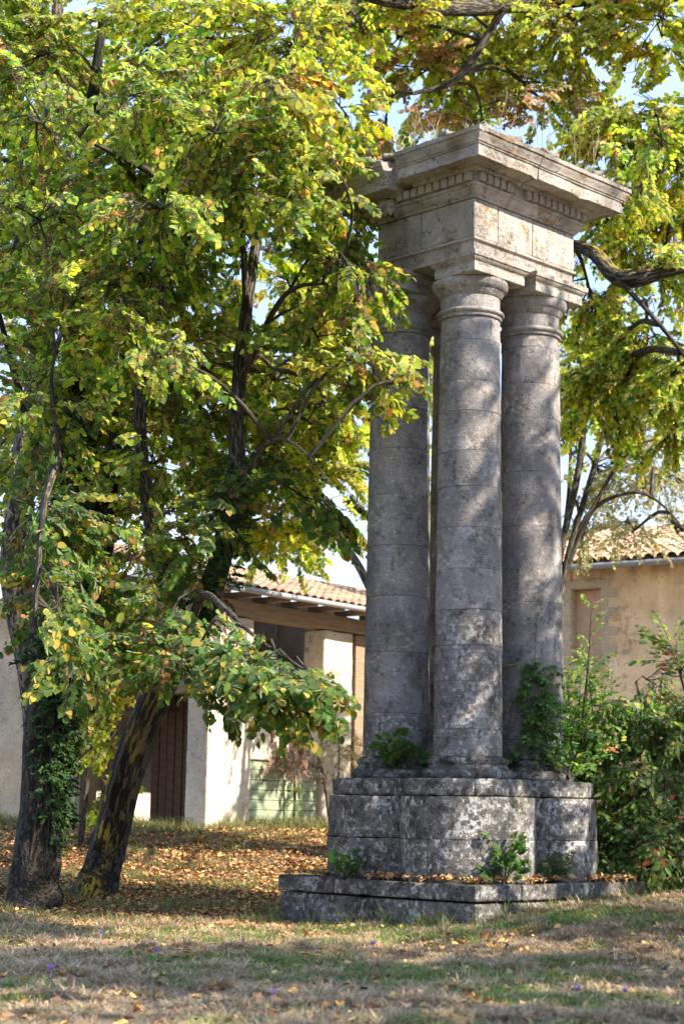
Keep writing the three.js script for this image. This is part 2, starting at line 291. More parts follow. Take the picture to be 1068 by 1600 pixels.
{
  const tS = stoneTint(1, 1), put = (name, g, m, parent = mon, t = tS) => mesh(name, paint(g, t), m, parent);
  // step: two courses round a square of 3 m
  const h = 1.5, r = rng(5);
  const course = (y0, y1, ins, cuts, depth) => cuts.forEach((list, side) => {
    let t = -h;
    for (const L of list) {
      const t1 = Math.min(h, t + L), a = side, q = h - ins;
      const corner0 = t <= -h + 1e-6 ? ins : 0, u0 = t + corner0, u1 = t1 >= h - 1e-6 ? h - depth : t1;
      const R = { 0: rect(-u1, -u0, q - depth, q), 1: rect(-q, -q + depth, -u1, -u0), 2: rect(u0, u1, -q, -q + depth), 3: rect(q - depth, q, u0, u1) }[a];
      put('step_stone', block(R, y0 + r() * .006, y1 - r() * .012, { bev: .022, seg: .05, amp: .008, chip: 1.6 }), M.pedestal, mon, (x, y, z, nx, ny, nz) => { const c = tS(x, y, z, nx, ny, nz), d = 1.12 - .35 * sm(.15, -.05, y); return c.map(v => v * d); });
      t = t1;
    }
  });
  // side 0: right-hand front face from the right corner to the near corner; side 1: left-hand front face from the near corner to the left one
  course(.375, .555, .0, [[.9, .55, .8, .75], [.95, 1.15, .5, .4], [1, 1, 1], [1, 1, 1]], .5);
  course(-.35, .37, .02, [[.7, 1.1, .5, .7], [.8, .95, 1.25], [1, 1, 1], [1, 1, 1]], .45);
  put('step_fill', block(rect(-1.06, 1.06, -1.06, 1.06), -.3, .54, { seg: .2 }), M.pedestal);
  // clover-shaped pedestal: a core and four half-round lobes in two courses and a cap course
  const A = .55, axes = [[-A, A, 135], [A, A, 45], [-A, -A, 225], [A, -A, 315]];
  put('core_stone', block(rect(-.62, .62, -.62, .62), .5, 1.66, { seg: .3 }), M.pedestal);
  const wedge = (cx, cz, R, a0, a1) => { const o = [], m = Math.max(3, Math.round((a1 - a0) / 5)); for (let k = 0; k <= m; k++) { const a = lerp(a0, a1, k / m) * Math.PI / 180; o.push([cx + Math.cos(a) * R, cz + Math.sin(a) * R]); } const am = (a0 + a1) / 2 * Math.PI / 180; o.push([cx - Math.cos(am) * .1, cz - Math.sin(am) * .1]); return o; };
  const cutsets = [[[0, 62, 128, 180], [0, 75, 180], [0, 88, 180]], [[0, 70, 180], [0, 55, 125, 180], [0, 60, 120, 180]], [[0, 80, 180], [0, 50, 180], [0, 100, 180]], [[0, 90, 180], [0, 90, 180], [0, 90, 180]]];
  axes.forEach(([cx, cz, dir], q) => {
    const base = dir - 90;
    [[.545, 1.0, .765], [1.0008, 1.4622, .76], [1.464, 1.655, .718]].forEach(([y0, y1, R], c) => {
      const cs = cutsets[q][c];
      for (let k = 0; k < cs.length - 1; k++) put(c === 2 ? 'cap_stone' : 'pedestal_stone', block(wedge(cx, cz, R, base + cs[k] + .1, base + cs[k + 1] - .1), y0, y1 - r() * .004, { bev: c === 2 ? .03 : .005, seg: .045, amp: .015, chip: 2.4 }), M.pedestal);
    });
  });
  for (const [u, w] of [[0, 1], [-1, 0], [1, 0], [0, -1]]) for (const [y0, y1, R] of [[.545, 1.0, 1.035], [1.001, 1.462, 1.02], [1.464, 1.652, .955]]) { const o = []; for (let k = 0; k < 16; k++) { const a = k / 8 * Math.PI; o.push([u * R + Math.cos(a) * .15, w * R + Math.sin(a) * .15]); } put('filling_stone', block(o, y0, y1, { bev: .012, seg: .045, amp: .016, chip: 2.4 }), M.pedestal); }
  // columns
  const rad = y => { const t = (y - 1.9) / 5; return .383 - .04 * Math.pow(t, 1.5); };
  const joints = [[2.2, 2.727, 3.12, 3.521, 3.98, 4.449, 4.915, 5.325, 5.783, 6.14, 6.62], [2.12, 2.95, 3.704, 4.6, 5.25, 5.889, 6.306, 6.757], [2.4, 3.1, 3.75, 4.35, 4.95, 5.5, 5.993, 6.349], [2.6, 3.4, 4.2, 5, 5.8, 6.4]];
  axes.forEach(([cx, cz], q) => {
    const col = group('column', mon), tc = (x, y, z, nx, ny, nz) => {
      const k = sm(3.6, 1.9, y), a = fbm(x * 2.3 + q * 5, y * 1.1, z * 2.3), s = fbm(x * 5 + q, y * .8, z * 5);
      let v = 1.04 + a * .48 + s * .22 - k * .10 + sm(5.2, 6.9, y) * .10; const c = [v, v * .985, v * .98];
      const red = sm(.05, .4, fbm(x * 1.5 + 3 + q * 7, y * .9, z * 1.5)) * .10, dr = n3(Math.floor(y * 1.7 + q) * 3.3, q * 2.1, 1) * .14; for (let i = 0; i < 3; i++) c[i] *= 1 + dr; c[1] *= 1 - red * .5; c[2] *= 1 - red;
      const moss = sm(.12, .34, fbm(x * 3 + q * 3, y * 1.6, z * 3 + 9)) * sm(4.3, 2.6, y) * .75; return c.map((w, i) => w * lerp(1, [.5, .46, .28][i], moss));
    };
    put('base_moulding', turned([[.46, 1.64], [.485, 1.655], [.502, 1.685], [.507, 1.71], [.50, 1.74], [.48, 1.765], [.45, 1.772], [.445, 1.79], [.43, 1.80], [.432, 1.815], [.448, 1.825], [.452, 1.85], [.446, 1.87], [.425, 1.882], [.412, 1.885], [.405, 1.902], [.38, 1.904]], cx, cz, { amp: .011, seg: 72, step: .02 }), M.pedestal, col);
    const js = [1.903, ...joints[q], 6.898];
    for (let k = 0; k < js.length - 1; k++) {
      const y0 = js[k] + .0012, y1 = js[k + 1] - .0012, b = .002 + Math.pow(r(), 2) * .007, dx = (r() - .5) * .008, dz = (r() - .5) * .008;
      const pr = [[rad(y0) - b, y0], [rad(y0) - b * .25, y0 + b * .5], [rad(y0), y0 + b * 1.1]], m = Math.max(1, Math.round((y1 - y0) / .06)); for (let i = 1; i < m; i++) { const y = lerp(y0 + b, y1 - b, i / m); pr.push([rad(y), y]); } pr.push([rad(y1), y1 - b * 1.1], [rad(y1) - b * .25, y1 - b * .5], [rad(y1) - b, y1]);
      put('drum', turned(pr, cx + dx, cz + dz, { amp: .0045, seg: 72 }), js[k] < [3.5, 2.1, 2.0, 3][q] ? M.columnLow : M.column, col, tc);
    }
    put('astragal', turned([[.342, 6.9], [.36, 6.905], [.366, 6.925], [.362, 6.94], [.384, 6.95], [.394, 6.97], [.39, 6.99], [.37, 7.003], [.342, 7.006]], cx, cz, { amp: .003, seg: 72, step: .012 }), M.column, col, tc);
    put('neck', turned([[.341, 7.006], [.343, 7.02], [.343, 7.168]], cx, cz, { amp: .003, seg: 64 }), M.column, col, tc);
    put('echinus', turned([[.343, 7.168], [.356, 7.17], [.36, 7.19], [.372, 7.195], [.374, 7.212], [.386, 7.218], [.388, 7.236], [.398, 7.24], [.425, 7.265], [.443, 7.30], [.449, 7.33], [.444, 7.35]], cx, cz, { amp: .004, seg: 72, step: .015 }), M.column, col, tc);
    const aw = .45, x0 = cx - aw, x1 = cx + aw, z1 = cz + aw, z0 = q === 1 ? cz - aw : cz - .17, xm = (x0 + x1) / 2;
    const slab = block(rect(x0, x1, z0, z1), 7.352, 7.447, { bev: .008, seg: .05, amp: .003 });
    const cy = moulded([[-.2, 7.448], [-.012, 7.448], [-.008, 7.47], [.012, 7.485], [.03, 7.51], [.034, 7.522], [.046, 7.524, .4], [.05, 7.576, .4], [-.2, 7.578]], [[xm, z0], [x1, z0], [x1, z1], [x0, z1], [x0, z0], [xm - .002, z0]].reverse().map(([x, z]) => [x, z]).reverse(), { wear: .012 });
    put('abacus', join([slab, cy]), M.cornice, col, stoneTint(.7, .35));
  });
  // entablature
  const tE = stoneTint(1.1, .6), ey = (n, g, name2) => put(n, g, M.cornice, mon, (x, y, z, nx, ny, nz) => { const c = tE(x, y, z, nx, ny, nz); const m = sm(.15, .45, fbm(x * 1.6 + 2, y * 2.4, z * 1.6 + 11)) * sm(8.1, 8.3, y) * .8; return c.map((v, i) => v * lerp(1, [.62, .56, .30][i], m)); });
  const E = .93, F = .61, runs = (name, profile, cuts, o) => { // cuts: [right-front, left-front] distances from the near corner; corner stones wrap every corner
    const c = [[E, E], [-E, E], [-E, -F], [E, -F]];
    const along = (i, d) => { const a = c[i], b = c[(i + 1) % 4], l = Math.hypot(b[0] - a[0], b[1] - a[1]); return [lerp(a[0], b[0], d / l), lerp(a[1], b[1], d / l)]; };
    const L = 2 * E, g = .004, { rc, lc, rj = [], lj = [] } = cuts;      // rc/lc: arm lengths of the near corner stone, rj/lj: further joints
    const rs = [L - rc, ...rj.map(d => L - d)], ls = [lc, ...lj];
    ey(name, moulded(profile, [along(0, L - rc + g), c[1], along(1, lc - g)], o));
    let p = L - rc; for (const d of rj) { ey(name, moulded(profile, [along(0, L - d + g), along(0, p - g)], o)); p = L - d; }
    let e = lc; for (const d of lj) { ey(name, moulded(profile, [along(1, e + g), along(1, d - g)], o)); e = d; }
    ey(name, moulded(profile, [along(1, e + g), c[2], along(2, .9 - g)], o));
    ey(name, moulded(profile, [along(2, .9 + g), c[3], c[0], along(0, p - g)], o));
  };
  runs('architrave_stone', [[-.5, 7.581], [-.02, 7.581], [-.02, 7.735], [-.012, 7.745], [.012, 7.752], [.016, 7.782, .5], [-.5, 7.785]], { rc: .72, lc: 1.0, rj: [1.25] }, { wear: .02, amp: .004 });
  for (const R of [rect(-E, -.5, .1, E), rect(-.5, .13, .5, E), rect(.13, E, .3, E), rect(-E, -.55, -F, .1, .006), rect(-.55, .2, -F, -.25), rect(.2, E, -F, .3)]) ey('frieze_stone', block(R, 7.789, 8.24, { bev: .012, seg: .05, amp: .005, chip: 1.4 }));
  runs('bed_moulding_stone', [[-.4, 8.243], [.012, 8.243], [.016, 8.265], [.035, 8.28], [.062, 8.305], [.078, 8.335], [.082, 8.35], [.1, 8.354, .6], [.104, 8.386, .5], [-.4, 8.388]], { rc: .55, lc: .95, rj: [1.3] }, { wear: .03, amp: .006 });
  runs('dentil_band_stone', [[-.4, 8.39], [.088, 8.39], [.088, 8.505], [-.4, 8.505]], { rc: .62, lc: .9, rj: [1.25] }, { amp: .005 });
  const dent = [0, 1, 2, 3].map(k => block([[-.043, 0], [.043, 0], [.043, .066], [-.043, .066]], 0, .1, { bev: .004, seg: .022, amp: .004, chip: 2 }));
  dent.forEach(g => paint(g, (x, y, z) => { const v = 1 + n3(x * 20, y * 20, z * 20) * .2; return [v, v * .98, v * .94]; }));
  for (let k = 0; k < 17; k++) for (const s of [0, 1]) {
    const d = -.93 - .06 + .05 + k * .118; if (d > (s ? F + .05 : .98)) continue;
    if (s === 0 && [5, 6].includes(k)) continue; if (s === 1 && k > 9) continue;                   // some are broken off
    const m = mesh('dentil', dent[(r() * 4) | 0], M.cornice, mon); m.position.set(s ? -E - .086 : d, 8.398 + r() * .004, s ? -d : E + .086); m.rotation.y = s ? -Math.PI / 2 : 0; m.rotation.z = (r() - .5) * .05;
  }
  const corona = dy => [[-.45, 8.508], [.15, 8.508], [.16, 8.525], [.172, 8.53], [.176, 8.548], [.385, 8.552], [.39, 8.538, .7], [.41, 8.54, 1], [.412, 8.665, .5], [.425, 8.672], [.428, 8.69], [.44, 8.695], [.445, 8.715], [.462, 8.74], [.478, 8.775], [.482, 8.792], [.498, 8.795, .9], [.502, 8.842, 1], [.30, 8.87, .5], [-.45, 8.90]].map(([o, y, w]) => [o, y + dy, w]);
  const c = [[E, E], [-E, E], [-E, -F], [E, -F]], o = { wear: .022, amp: .005, seg: .04 };
  ey('cornice_stone', moulded(corona(0), [[-.28, E], c[1], [-E, .12]], o));
  ey('cornice_stone', moulded(corona(-.006), [[E, -.3], c[0], [-.272, E]], { ...o, seed: 5 }));
  // the sunken, broken stone on the left face
  const bs = moulded(corona(0), [[-E, .03], c[2], [.1, -F]], { ...o, wear: .07, amp: .012, seed: 9 });
  bs.applyMatrix4(new THREE.Matrix4().makeTranslation(-.0, -.055, .0).multiply(new THREE.Matrix4().makeRotationX(-.012))); ey('cornice_stone', bs);
  ey('cornice_stone', moulded(corona(0), [[.11, -F], c[3], [E, -.306]], { ...o, seed: 3 }));
  ey('core_stone', block(rect(-.45, .45, -.3, .45), 7.6, 8.5, { seg: .3 }));
  ey('cover_stone', block(rect(-1.2, 1.2, -.9, 1.2), 8.56, 8.905, { seg: .12, amp: .02, bev: .05 }));
  for (let k = 0; k < 34; k++) {                                        // rubble and loose stones lying along the cornice top
    const s = k % 2, t = lerp(s ? -.85 : -1.2, 1.1, r()), w = .06 + r() * .09, d = .05 + r() * .05, hh = .03 + r() * .06, off = 1.12 + r() * .22;
    const g = block([[-w, -d], [w * .8, -d * .9], [w, d * .7], [-w * .7, d]], 0, hh, { bev: .02, seg: .03, amp: .012 });
    const m = put('rubble_stone', g, M.cornice, mon, stoneTint(1, .6)); m.position.set(s ? -off : t, 8.855, s ? t : off); m.rotation.y = r() * 6;
  }
  const ch = put('broken_stone', block([[-.14, -.1], [.15, -.12], [.12, .1], [-.1, .12]], 8.24, 8.47, { bev: .05, seg: .04, amp: .03 }), M.cornice, mon, stoneTint(1, .8)); ch.position.set(-1.02, 0, -.32);
}

// ------------------------------------------------------------------ buildings
const plain = (k = .3) => (x, y, z) => { const a = fbm(x * .9 + 3, y * .9, z * .9), b = fbm(x * 2.8, y * .8, z * 2.8); const v = 1 + a * k + b * k * .5; return [v, v * (1 - Math.max(0, a) * .06), v * (1 - Math.max(0, a) * .14)]; };
const tileGeos = [0, 1, 2, 3].map(k => {
  const r = rng(900 + k), P = [], U = [], I = [], s = 6, L = .46, tap = .88;
  for (let j = 0; j <= 1; j++) for (const th of [0, .014]) for (let i = 0; i <= s; i++) { const a = Math.PI * (i / s), R = (.105 - th) * (j ? tap : 1); P.push(Math.cos(a) * R, Math.sin(a) * R * .8 + j * .004, -j * L); U.push(i * .05 + r(), j * .4); }
  const S = s + 1, q = (a, b, c, d) => I.push(a, c, b, b, c, d);
  for (let i = 0; i < s; i++) { q(i, i + 1, 2 * S + i, 2 * S + i + 1); q(S + i + 1, S + i, 3 * S + i + 1, 3 * S + i); q(i + 1, i, S + i + 1, S + i); }
  const c = [[.72, .52, .41], [.78, .62, .51], [.66, .50, .42], [.82, .67, .56]][k];
  const g = geoFrom(P, I, U); return paint(g, (x, y, z) => { const v = 1 + n3(x * 12 + k, y * 12, z * 8) * .3; return c.map(w => w * v); });
});
// canal-tile roof sloping up along -z from (y0, z0); tiles are meshes of their own where they show
function tiledRoof(parent, x0, x1, y0, z0, pitch, rows, seed, shown) {
  const r = rng(seed), roof = group('roof', parent), cs = Math.cos(pitch), sn = Math.sin(pitch), len = rows * .34 + .12, rest = [];
  const deck = new THREE.BoxGeometry(x1 - x0, .06, len); deck.translate(0, -.035, -len / 2); deck.rotateX(pitch); deck.translate((x0 + x1) / 2, y0, z0);
  mesh('roof_deck', paint(deck, () => [.42, .28, .2]), M.tile, roof);
  for (let c = 0; c * .225 < x1 - x0 - .1; c++) for (let k = 0; k < rows; k++) {
    const x = x0 + .12 + c * .225 + (r() - .5) * .02, d = k * .34 + (r() - .5) * .03, g = tileGeos[(r() * 4) | 0];
    const m = new THREE.Mesh(g, M.tile); m.position.set(x, y0 + d * sn + .012 + r() * .01, z0 - d * cs); m.rotation.set(pitch - .03, (r() - .5) * .05, (r() - .5) * .06); m.name = 'roof_tile'; m.castShadow = m.receiveShadow = true;
    if (x > shown[0] && x < shown[1]) roof.add(m); else { m.updateMatrix(); rest.push(g.clone().applyMatrix4(m.matrix)); }
  }
  if (rest.length) mesh('further_roof_tiles', join(rest), M.tile, roof).userData.kind = 'stuff';
  for (let c = 0; c * .42 < x1 - x0 - .3; c++) { const m = mesh('ridge_tile', tileGeos[c % 4], M.tile, roof); m.position.set(x0 + .1 + c * .42, y0 + len * sn - .03, z0 - len * cs + .02); m.rotation.y = -Math.PI / 2; m.scale.set(1.15, 1.1, 1); }
}
{
  const b = thing('stone_barn', 'pale plastered open barn with green boarding, timber beam and tiled roof', 'barn', [-2.17, 0, -30], 53.13 * Math.PI / 180);
  const wall = (name, R, y0, y1, m = M.plaster, o = {}) => mesh(name, paint(block(R, y0, y1, { bev: .03, seg: .12, amp: .016, ...o }), o.shadeTint ? (x, y, z) => plain(.5)(x, y, z).map((v, i) => v * [.86, .74, .58][i]) : plain()), m, b);
  wall('pier', rect(0, 1.15, -.5, 0), .3, 4.55); wall('pier', rect(3.16, 4.05, -.5, 0), .3, 4.55);
  wall('wall', rect(1.15, 3.16, -.42, -.03), 2.12, 3.52); wall('wall', rect(4.5, 9, -.5, 0), .3, 4.55); wall('wall', rect(8.5, 9, -3.6, -.5), .3, 4.9);
  wall('wall', rect(0, .5, -9, -3.0), .3, 5.1, M.plaster, { shadeTint: true }); wall('wall', rect(.02, .48, -3.0, -.5), 3.45, 5.1, M.plaster, { shadeTint: true });  // both shaded walls: warm darker tint painted in to offset the blue sky shade
  wall('back_wall', rect(.5, 5.3, -3.9, -3.45), .3, 5.6); wall('back_wall', rect(6.15, 8.5, -3.9, -3.45), .3, 5.6); wall('back_wall', rect(5.3, 6.15, -3.88, -3.47), .3, 3.2); wall('back_wall', rect(5.3, 6.15, -3.88, -3.47), 4.2, 5.6);
  const wood = (name, x0, x1, y0, y1, z0, z1, m = M.wood, amp = .006) => { const g = block(rect(x0, x1, z0, z1), y0, y1, { bev: .012, seg: .15, amp, chip: 1 }); return mesh(name, g, m, b); };
  wood('beam', -.3, 5.6, 4.56, 4.84, -.3, .03, M.wood, .012);
  wood('post', 4.2, 4.5, .5, 4.55, -.4, -.05); wood('post', -.06, .06, .5, 3.4, -3.02, -2.9); wood('lintel', -.02, .3, 3.2, 3.44, -3.1, -.45);
  wood('loft_beam', 1.1, 3.2, 4.2, 4.4, -1.4, -1.2, M.darkwood); wood('loft_beam', 1.1, 8.4, 3.0, 3.2, -2.2, -2.0, M.darkwood);
  for (let k = 0; k < 9; k++) wood('rafter', -.2 + k * .8, -.08 + k * .8, 4.86, 4.97, -.3, .5, M.wood);
  const r = rng(44);
  for (let k = 0; k < 7; k++) { const m = wood('board', 1.13 + r() * .02, 3.12 + r() * .03, .92 + k * .172, 1.086 + k * .172, -.13 + r() * .012, -.085, M.green, .003); }
  for (let k = 0; k < 10; k++) wood('partition_board', .52 + r() * .01, .9, .5, 3.4, -2.6 + k * .19, -2.42 + k * .19, M.darkwood, .003).position.x = .9;
  tiledRoof(b, -.5, 9.1, 4.95, .55, 16 * Math.PI / 180, 11, 71, [-.6, 5.4]);
  const g = new THREE.CylinderGeometry(.05, .05, 9.5, 10, 1, true); g.rotateZ(Math.PI / 2); g.translate(4.3, 4.93, .6); mesh('gutter', g, M.zinc, b);
}
{
  const b = thing('stone_house', 'rendered stone house with a bricked-up window and curved tile roof', 'house', [3.13, 0, -33.5], -34 * Math.PI / 180);
  const st = (x, y, z) => { const c = plain(.35)(x, y, z); const s = Math.exp(-Math.pow((x - 3.2 - n3(0, y * 2, 0) * .03) / .07, 2)) * .35, d = sm(5.4, 5.75, y) * sm(-.2, .3, n3(x * 7, y * .6, 2)) * .45; return c.map((v, i) => v * (1 + s) * (1 - d) * [1.36, 1.15, .95][i]); };
  const wall = (name, R, y0, y1, m = M.plaster, o = {}) => mesh(name, paint(block(R, y0, y1, { bev: .02, seg: .12, amp: .014, ...o }), st), m, b);
  wall('wall', rect(-2, 1.36, -.5, 0), .3, 5.76); wall('wall', rect(1.98, 6.5, -.5, 0), .3, 5.76); wall('wall', rect(1.36, 1.98, -.5, -.01), .3, 3.92); wall('wall', rect(1.36, 1.98, -.5, -.02), 5.56, 5.76);
  wall('blocked_window', rect(1.36, 1.98, -.4, -.19), 3.98, 5.39, M.brickpanel, { amp: .006 });
  mesh('lintel', block(rect(1.25, 2.16, -.4, .012), 5.40, 5.57, { amp: .004 }), M.quoin, b); mesh('sill', block(rect(1.28, 2.06, -.4, .05), 3.9, 3.985, { amp: .004 }), M.quoin, b);
  const r = rng(8);
  for (let k = 0; k < 8; k++) { const h = .175, y = 3.99 + k * h; mesh('jamb_stone', block(rect(1.965, 2.12 + (k % 2) * .16 + r() * .04, -.3, .008 + r() * .006), y, y + h - .008, { amp: .005, bev: .014 }), M.quoin, b); mesh('jamb_stone', block(rect(1.2 - (k % 2) * .14, 1.375, -.3, .008 + r() * .006), y, y + h - .008, { amp: .005, bev: .014 }), M.quoin, b); }
  for (let k = 0; k < 14; k++) { const x = 2.3 + r() * 2.2, y = 3 + r() * 2.5, w = .12 + r() * .16, h = .08 + r() * .09; mesh('wall_stone', block([[x, -.1], [x + w, -.1], [x + w, .004 + r() * .004], [x, .006]], y, y + h, { amp: .01, bev: .03, seg: .05 }), M.quoin, b); }
  const g = new THREE.CylinderGeometry(.06, .06, 8.2, 12, 1, true); g.rotateZ(Math.PI / 2); g.translate(2.2, 5.76, .30); mesh('gutter', g, M.zinc, b);
  tiledRoof(b, -2, 6.5, 5.83, .3, 17 * Math.PI / 180, 12, 72, [.4, 5.2]);
  wall('chimney', rect(3.3, 3.75, -4.1, -3.6), 6.6, 8.0, M.brickpanel); wall('back_wall', rect(-2, 6.5, -8, -7.5), .3, 5.7); wall('end_wall', rect(-2, -1.5, -7.5, -.5), .3, 5.7); wall('end_wall', rect(6, 6.5, -7.5, -.5), .3, 5.7);
}

// ------------------------------------------------------------------ trees
// limb: [[x,y,z,r],...] smoothed; bark is ridged
function limbGeo(ctrl, o = {}) {
  const { seg = 10, step = .18, ridge = .03, col } = o;
  const cv = new THREE.CatmullRomCurve3(ctrl.map(q => V(q[0], q[1], q[2])), false, 'centripetal'), L = cv.getLength(), m = Math.max(2, Math.round(L / step));
  const P = [], U = [], I = []; let nrm = null, prevT = null;
  const rr = t => { const f = t * (ctrl.length - 1), k = Math.min(ctrl.length - 2, Math.floor(f)); return lerp(ctrl[k][3], ctrl[k + 1][3], f - k); };
  for (let j = 0; j <= m; j++) {
    const t = j / m, c = cv.getPoint(t), T = cv.getTangent(t);
    if (!nrm) { nrm = Math.abs(T.y) > .8 ? V(1, 0, 0) : V(0, 1, 0); nrm.addScaledVector(T, -nrm.dot(T)).normalize(); } else { nrm.addScaledVector(T, -nrm.dot(T)).normalize(); }
    const B = T.clone().cross(nrm), R = rr(t);
    for (let i = 0; i <= seg; i++) {
      const a = i / seg * Math.PI * 2, d = nrm.clone().multiplyScalar(Math.cos(a)).addScaledVector(B, Math.sin(a));
      const q = i % seg, aa = q / seg * Math.PI * 2, w = 1 + n3(Math.cos(aa) * 2 + c.x, Math.sin(aa) * 2 + c.z, t * L * .9) * .16 + n3(Math.cos(aa) * 5, Math.sin(aa) * 5, t * L * 1.3 + c.x * 3) * ridge * 2.5;
      const p = c.clone().addScaledVector(d, R * w); P.push(p.x, p.y, p.z); U.push(i / seg * Math.max(1, Math.round(R * 6)), t * L);
    }
  }
  const S = seg + 1; for (let j = 0; j < m; j++) for (let i = 0; i < seg; i++) { const a = j * S + i; I.push(a, a + 1, a + S, a + 1, a + S + 1, a + S); }
  const g = geoFrom(P, I, U); return paint(g, col || ((x, y, z) => { const v = 1 + fbm(x * 3, y * 1.5, z * 3) * .4; return [v, v, v]; }));
}
const limbPts = (ctrl, n = 14) => { const cv = new THREE.CatmullRomCurve3(ctrl.map(q => V(q[0], q[1], q[2])), false, 'centripetal'), o = []; for (let i = 0; i <= n; i++) o.push(cv.getPoint(i / n)); return o; };
// palettes: linear base colours with weights
const PAL = {
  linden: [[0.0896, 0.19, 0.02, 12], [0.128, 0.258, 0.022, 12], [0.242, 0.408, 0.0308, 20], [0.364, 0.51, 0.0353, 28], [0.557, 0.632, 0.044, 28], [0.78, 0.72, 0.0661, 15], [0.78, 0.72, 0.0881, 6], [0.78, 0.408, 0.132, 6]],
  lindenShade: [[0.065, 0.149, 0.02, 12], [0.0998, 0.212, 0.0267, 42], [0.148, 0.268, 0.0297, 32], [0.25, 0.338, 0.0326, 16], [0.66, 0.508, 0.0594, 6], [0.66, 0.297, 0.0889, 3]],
  bright: [[0.108, 0.227, 0.02, 12], [0.344, 0.509, 0.0315, 18], [0.527, 0.632, 0.0353, 32], [0.77, 0.72, 0.0492, 28], [0.78, 0.72, 0.0787, 13], [0.78, 0.421, 0.138, 7]],
  russet: [[0.358, 0.383, 0.064, 22], [0.55, 0.45, 0.0801, 24], [0.66, 0.356, 0.144, 26], [0.523, 0.238, 0.128, 18], [0.248, 0.33, 0.0479, 12]],
  maple: [[0.075, 0.179, 0.02, 14], [0.274, 0.452, 0.034, 24], [0.434, 0.59, 0.0382, 30], [0.685, 0.708, 0.0532, 24], [0.78, 0.72, 0.0849, 12], [0.78, 0.354, 0.127, 7]],
  pale: [[0.431, 0.428, 0.167, 36], [0.603, 0.538, 0.234, 34], [0.316, 0.373, 0.117, 24], [0.689, 0.442, 0.234, 5]],
  shrub: [[0.155, 0.373, 0.0482, 30], [0.232, 0.497, 0.0542, 36], [0.388, 0.646, 0.0661, 26], [0.723, 0.696, 0.0902, 8]],
  dogwood: [[0.115, 0.242, 0.039, 36], [0.168, 0.343, 0.0439, 30], [0.356, 0.403, 0.0586, 18], [0.419, 0.101, 0.0731, 5], [0.629, 0.121, 0.0855, 3], [0.755, 0.444, 0.122, 5]],
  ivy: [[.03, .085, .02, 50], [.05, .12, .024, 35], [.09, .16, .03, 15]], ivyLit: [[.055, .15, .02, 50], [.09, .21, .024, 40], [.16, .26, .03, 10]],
  weed: [[.07, .2, .018, 50], [.12, .27, .022, 35], [.24, .3, .03, 15]],
  dryhang: [[.46, .30, .24, 40], [.56, .40, .32, 30], [.36, .22, .17, 20], [.3, .3, .12, 10]],
};
function pick(p, r) { let t = 0; for (const q of p) t += q[3]; let u = r() * t; for (const q of p) { u -= q[3]; if (u <= 0) { const v = .8 + r() * .4; return [q[0] * v, q[1] * v, q[2] * v]; } } return p[0].slice(0, 3); }
const SHAPES = { // half outlines along the midrib: [t, half width]
  linden: [[-.08, .18], [-.03, .36], [.15, .49], [.40, .49], [.64, .38], [.84, .2], [1.0, 0]],
  maple: [[-.02, .18], [.02, .50], [.22, .34], [.46, .56], [.52, .26], [.80, .20], [1.05, 0]],
  oval: [[.03, .07], [.2, .2], [.42, .26], [.66, .21], [.86, .1], [1, 0]],
  ivy: [[-.08, .2], [.02, .42], [.26, .36], [.5, .28], [.74, .16], [1, 0]],
  bract: [[.02, .05], [.3, .11], [.7, .11], [1, .02], [1.02, 0]],
};
function addLeaf(A, shape, M4, size, col, r, fold = .18, curl = .22) {       // appends one leaf (blade along +x, face up +y) to flat arrays
  const h = SHAPES[shape], f = fold * (0.5 + r()), k = curl * (r() < .15 ? 2.2 : r() * 1.4 - .25), base = A.p.length / 3, v = V(0, 0, 0), tw = (r() - .5) * .25;
  const put = (t, w) => { v.set(t * size, (-k * t * t + f * Math.abs(w) + tw * w * t) * size, w * size).applyMatrix4(M4); A.p.push(v.x, v.y, v.z); A.u.push(t, w); A.c.push(...col); };
  const n = h.length; for (const [t] of h) put(clamp(t, 0, 1.06) * .98, 0);
  for (const s of [1, -1]) for (const [t, w] of h) put(t, w * s);
  for (const s of [0, 1]) { const o = base + n + s * n; for (let i = 0; i < n - 1; i++) { const a = base + i, b = a + 1, c = o + i, d = c + 1; if (s) A.i.push(a, b, c, b, d, c); else A.i.push(a, c, b, b, c, d); } }
}
const newA = () => ({ p: [], u: [], c: [], i: [] });
function stick(A, a, b, ra, rb, col) { const T = b.clone().sub(a).normalize(), N = (Math.abs(T.y) > .9 ? V(1, 0, 0) : V(0, 1, 0)).cross(T).normalize(), B = T.clone().cross(N), base = A.p.length / 3; for (const [q, R] of [[a, ra], [b, rb]]) for (let i = 0; i < 3; i++) { const an = i * 2.094; const p = q.clone().addScaledVector(N, Math.cos(an) * R).addScaledVector(B, Math.sin(an) * R); A.p.push(p.x, p.y, p.z); A.u.push(0, 0); A.c.push(...col); } for (let i = 0; i < 3; i++) { const j = (i + 1) % 3; A.i.push(base + i, base + j, base + 3 + i, base + j, base + 3 + j, base + 3 + i); } }
const toGeo = A => geoFrom(A.p, A.i, A.u, A.c);
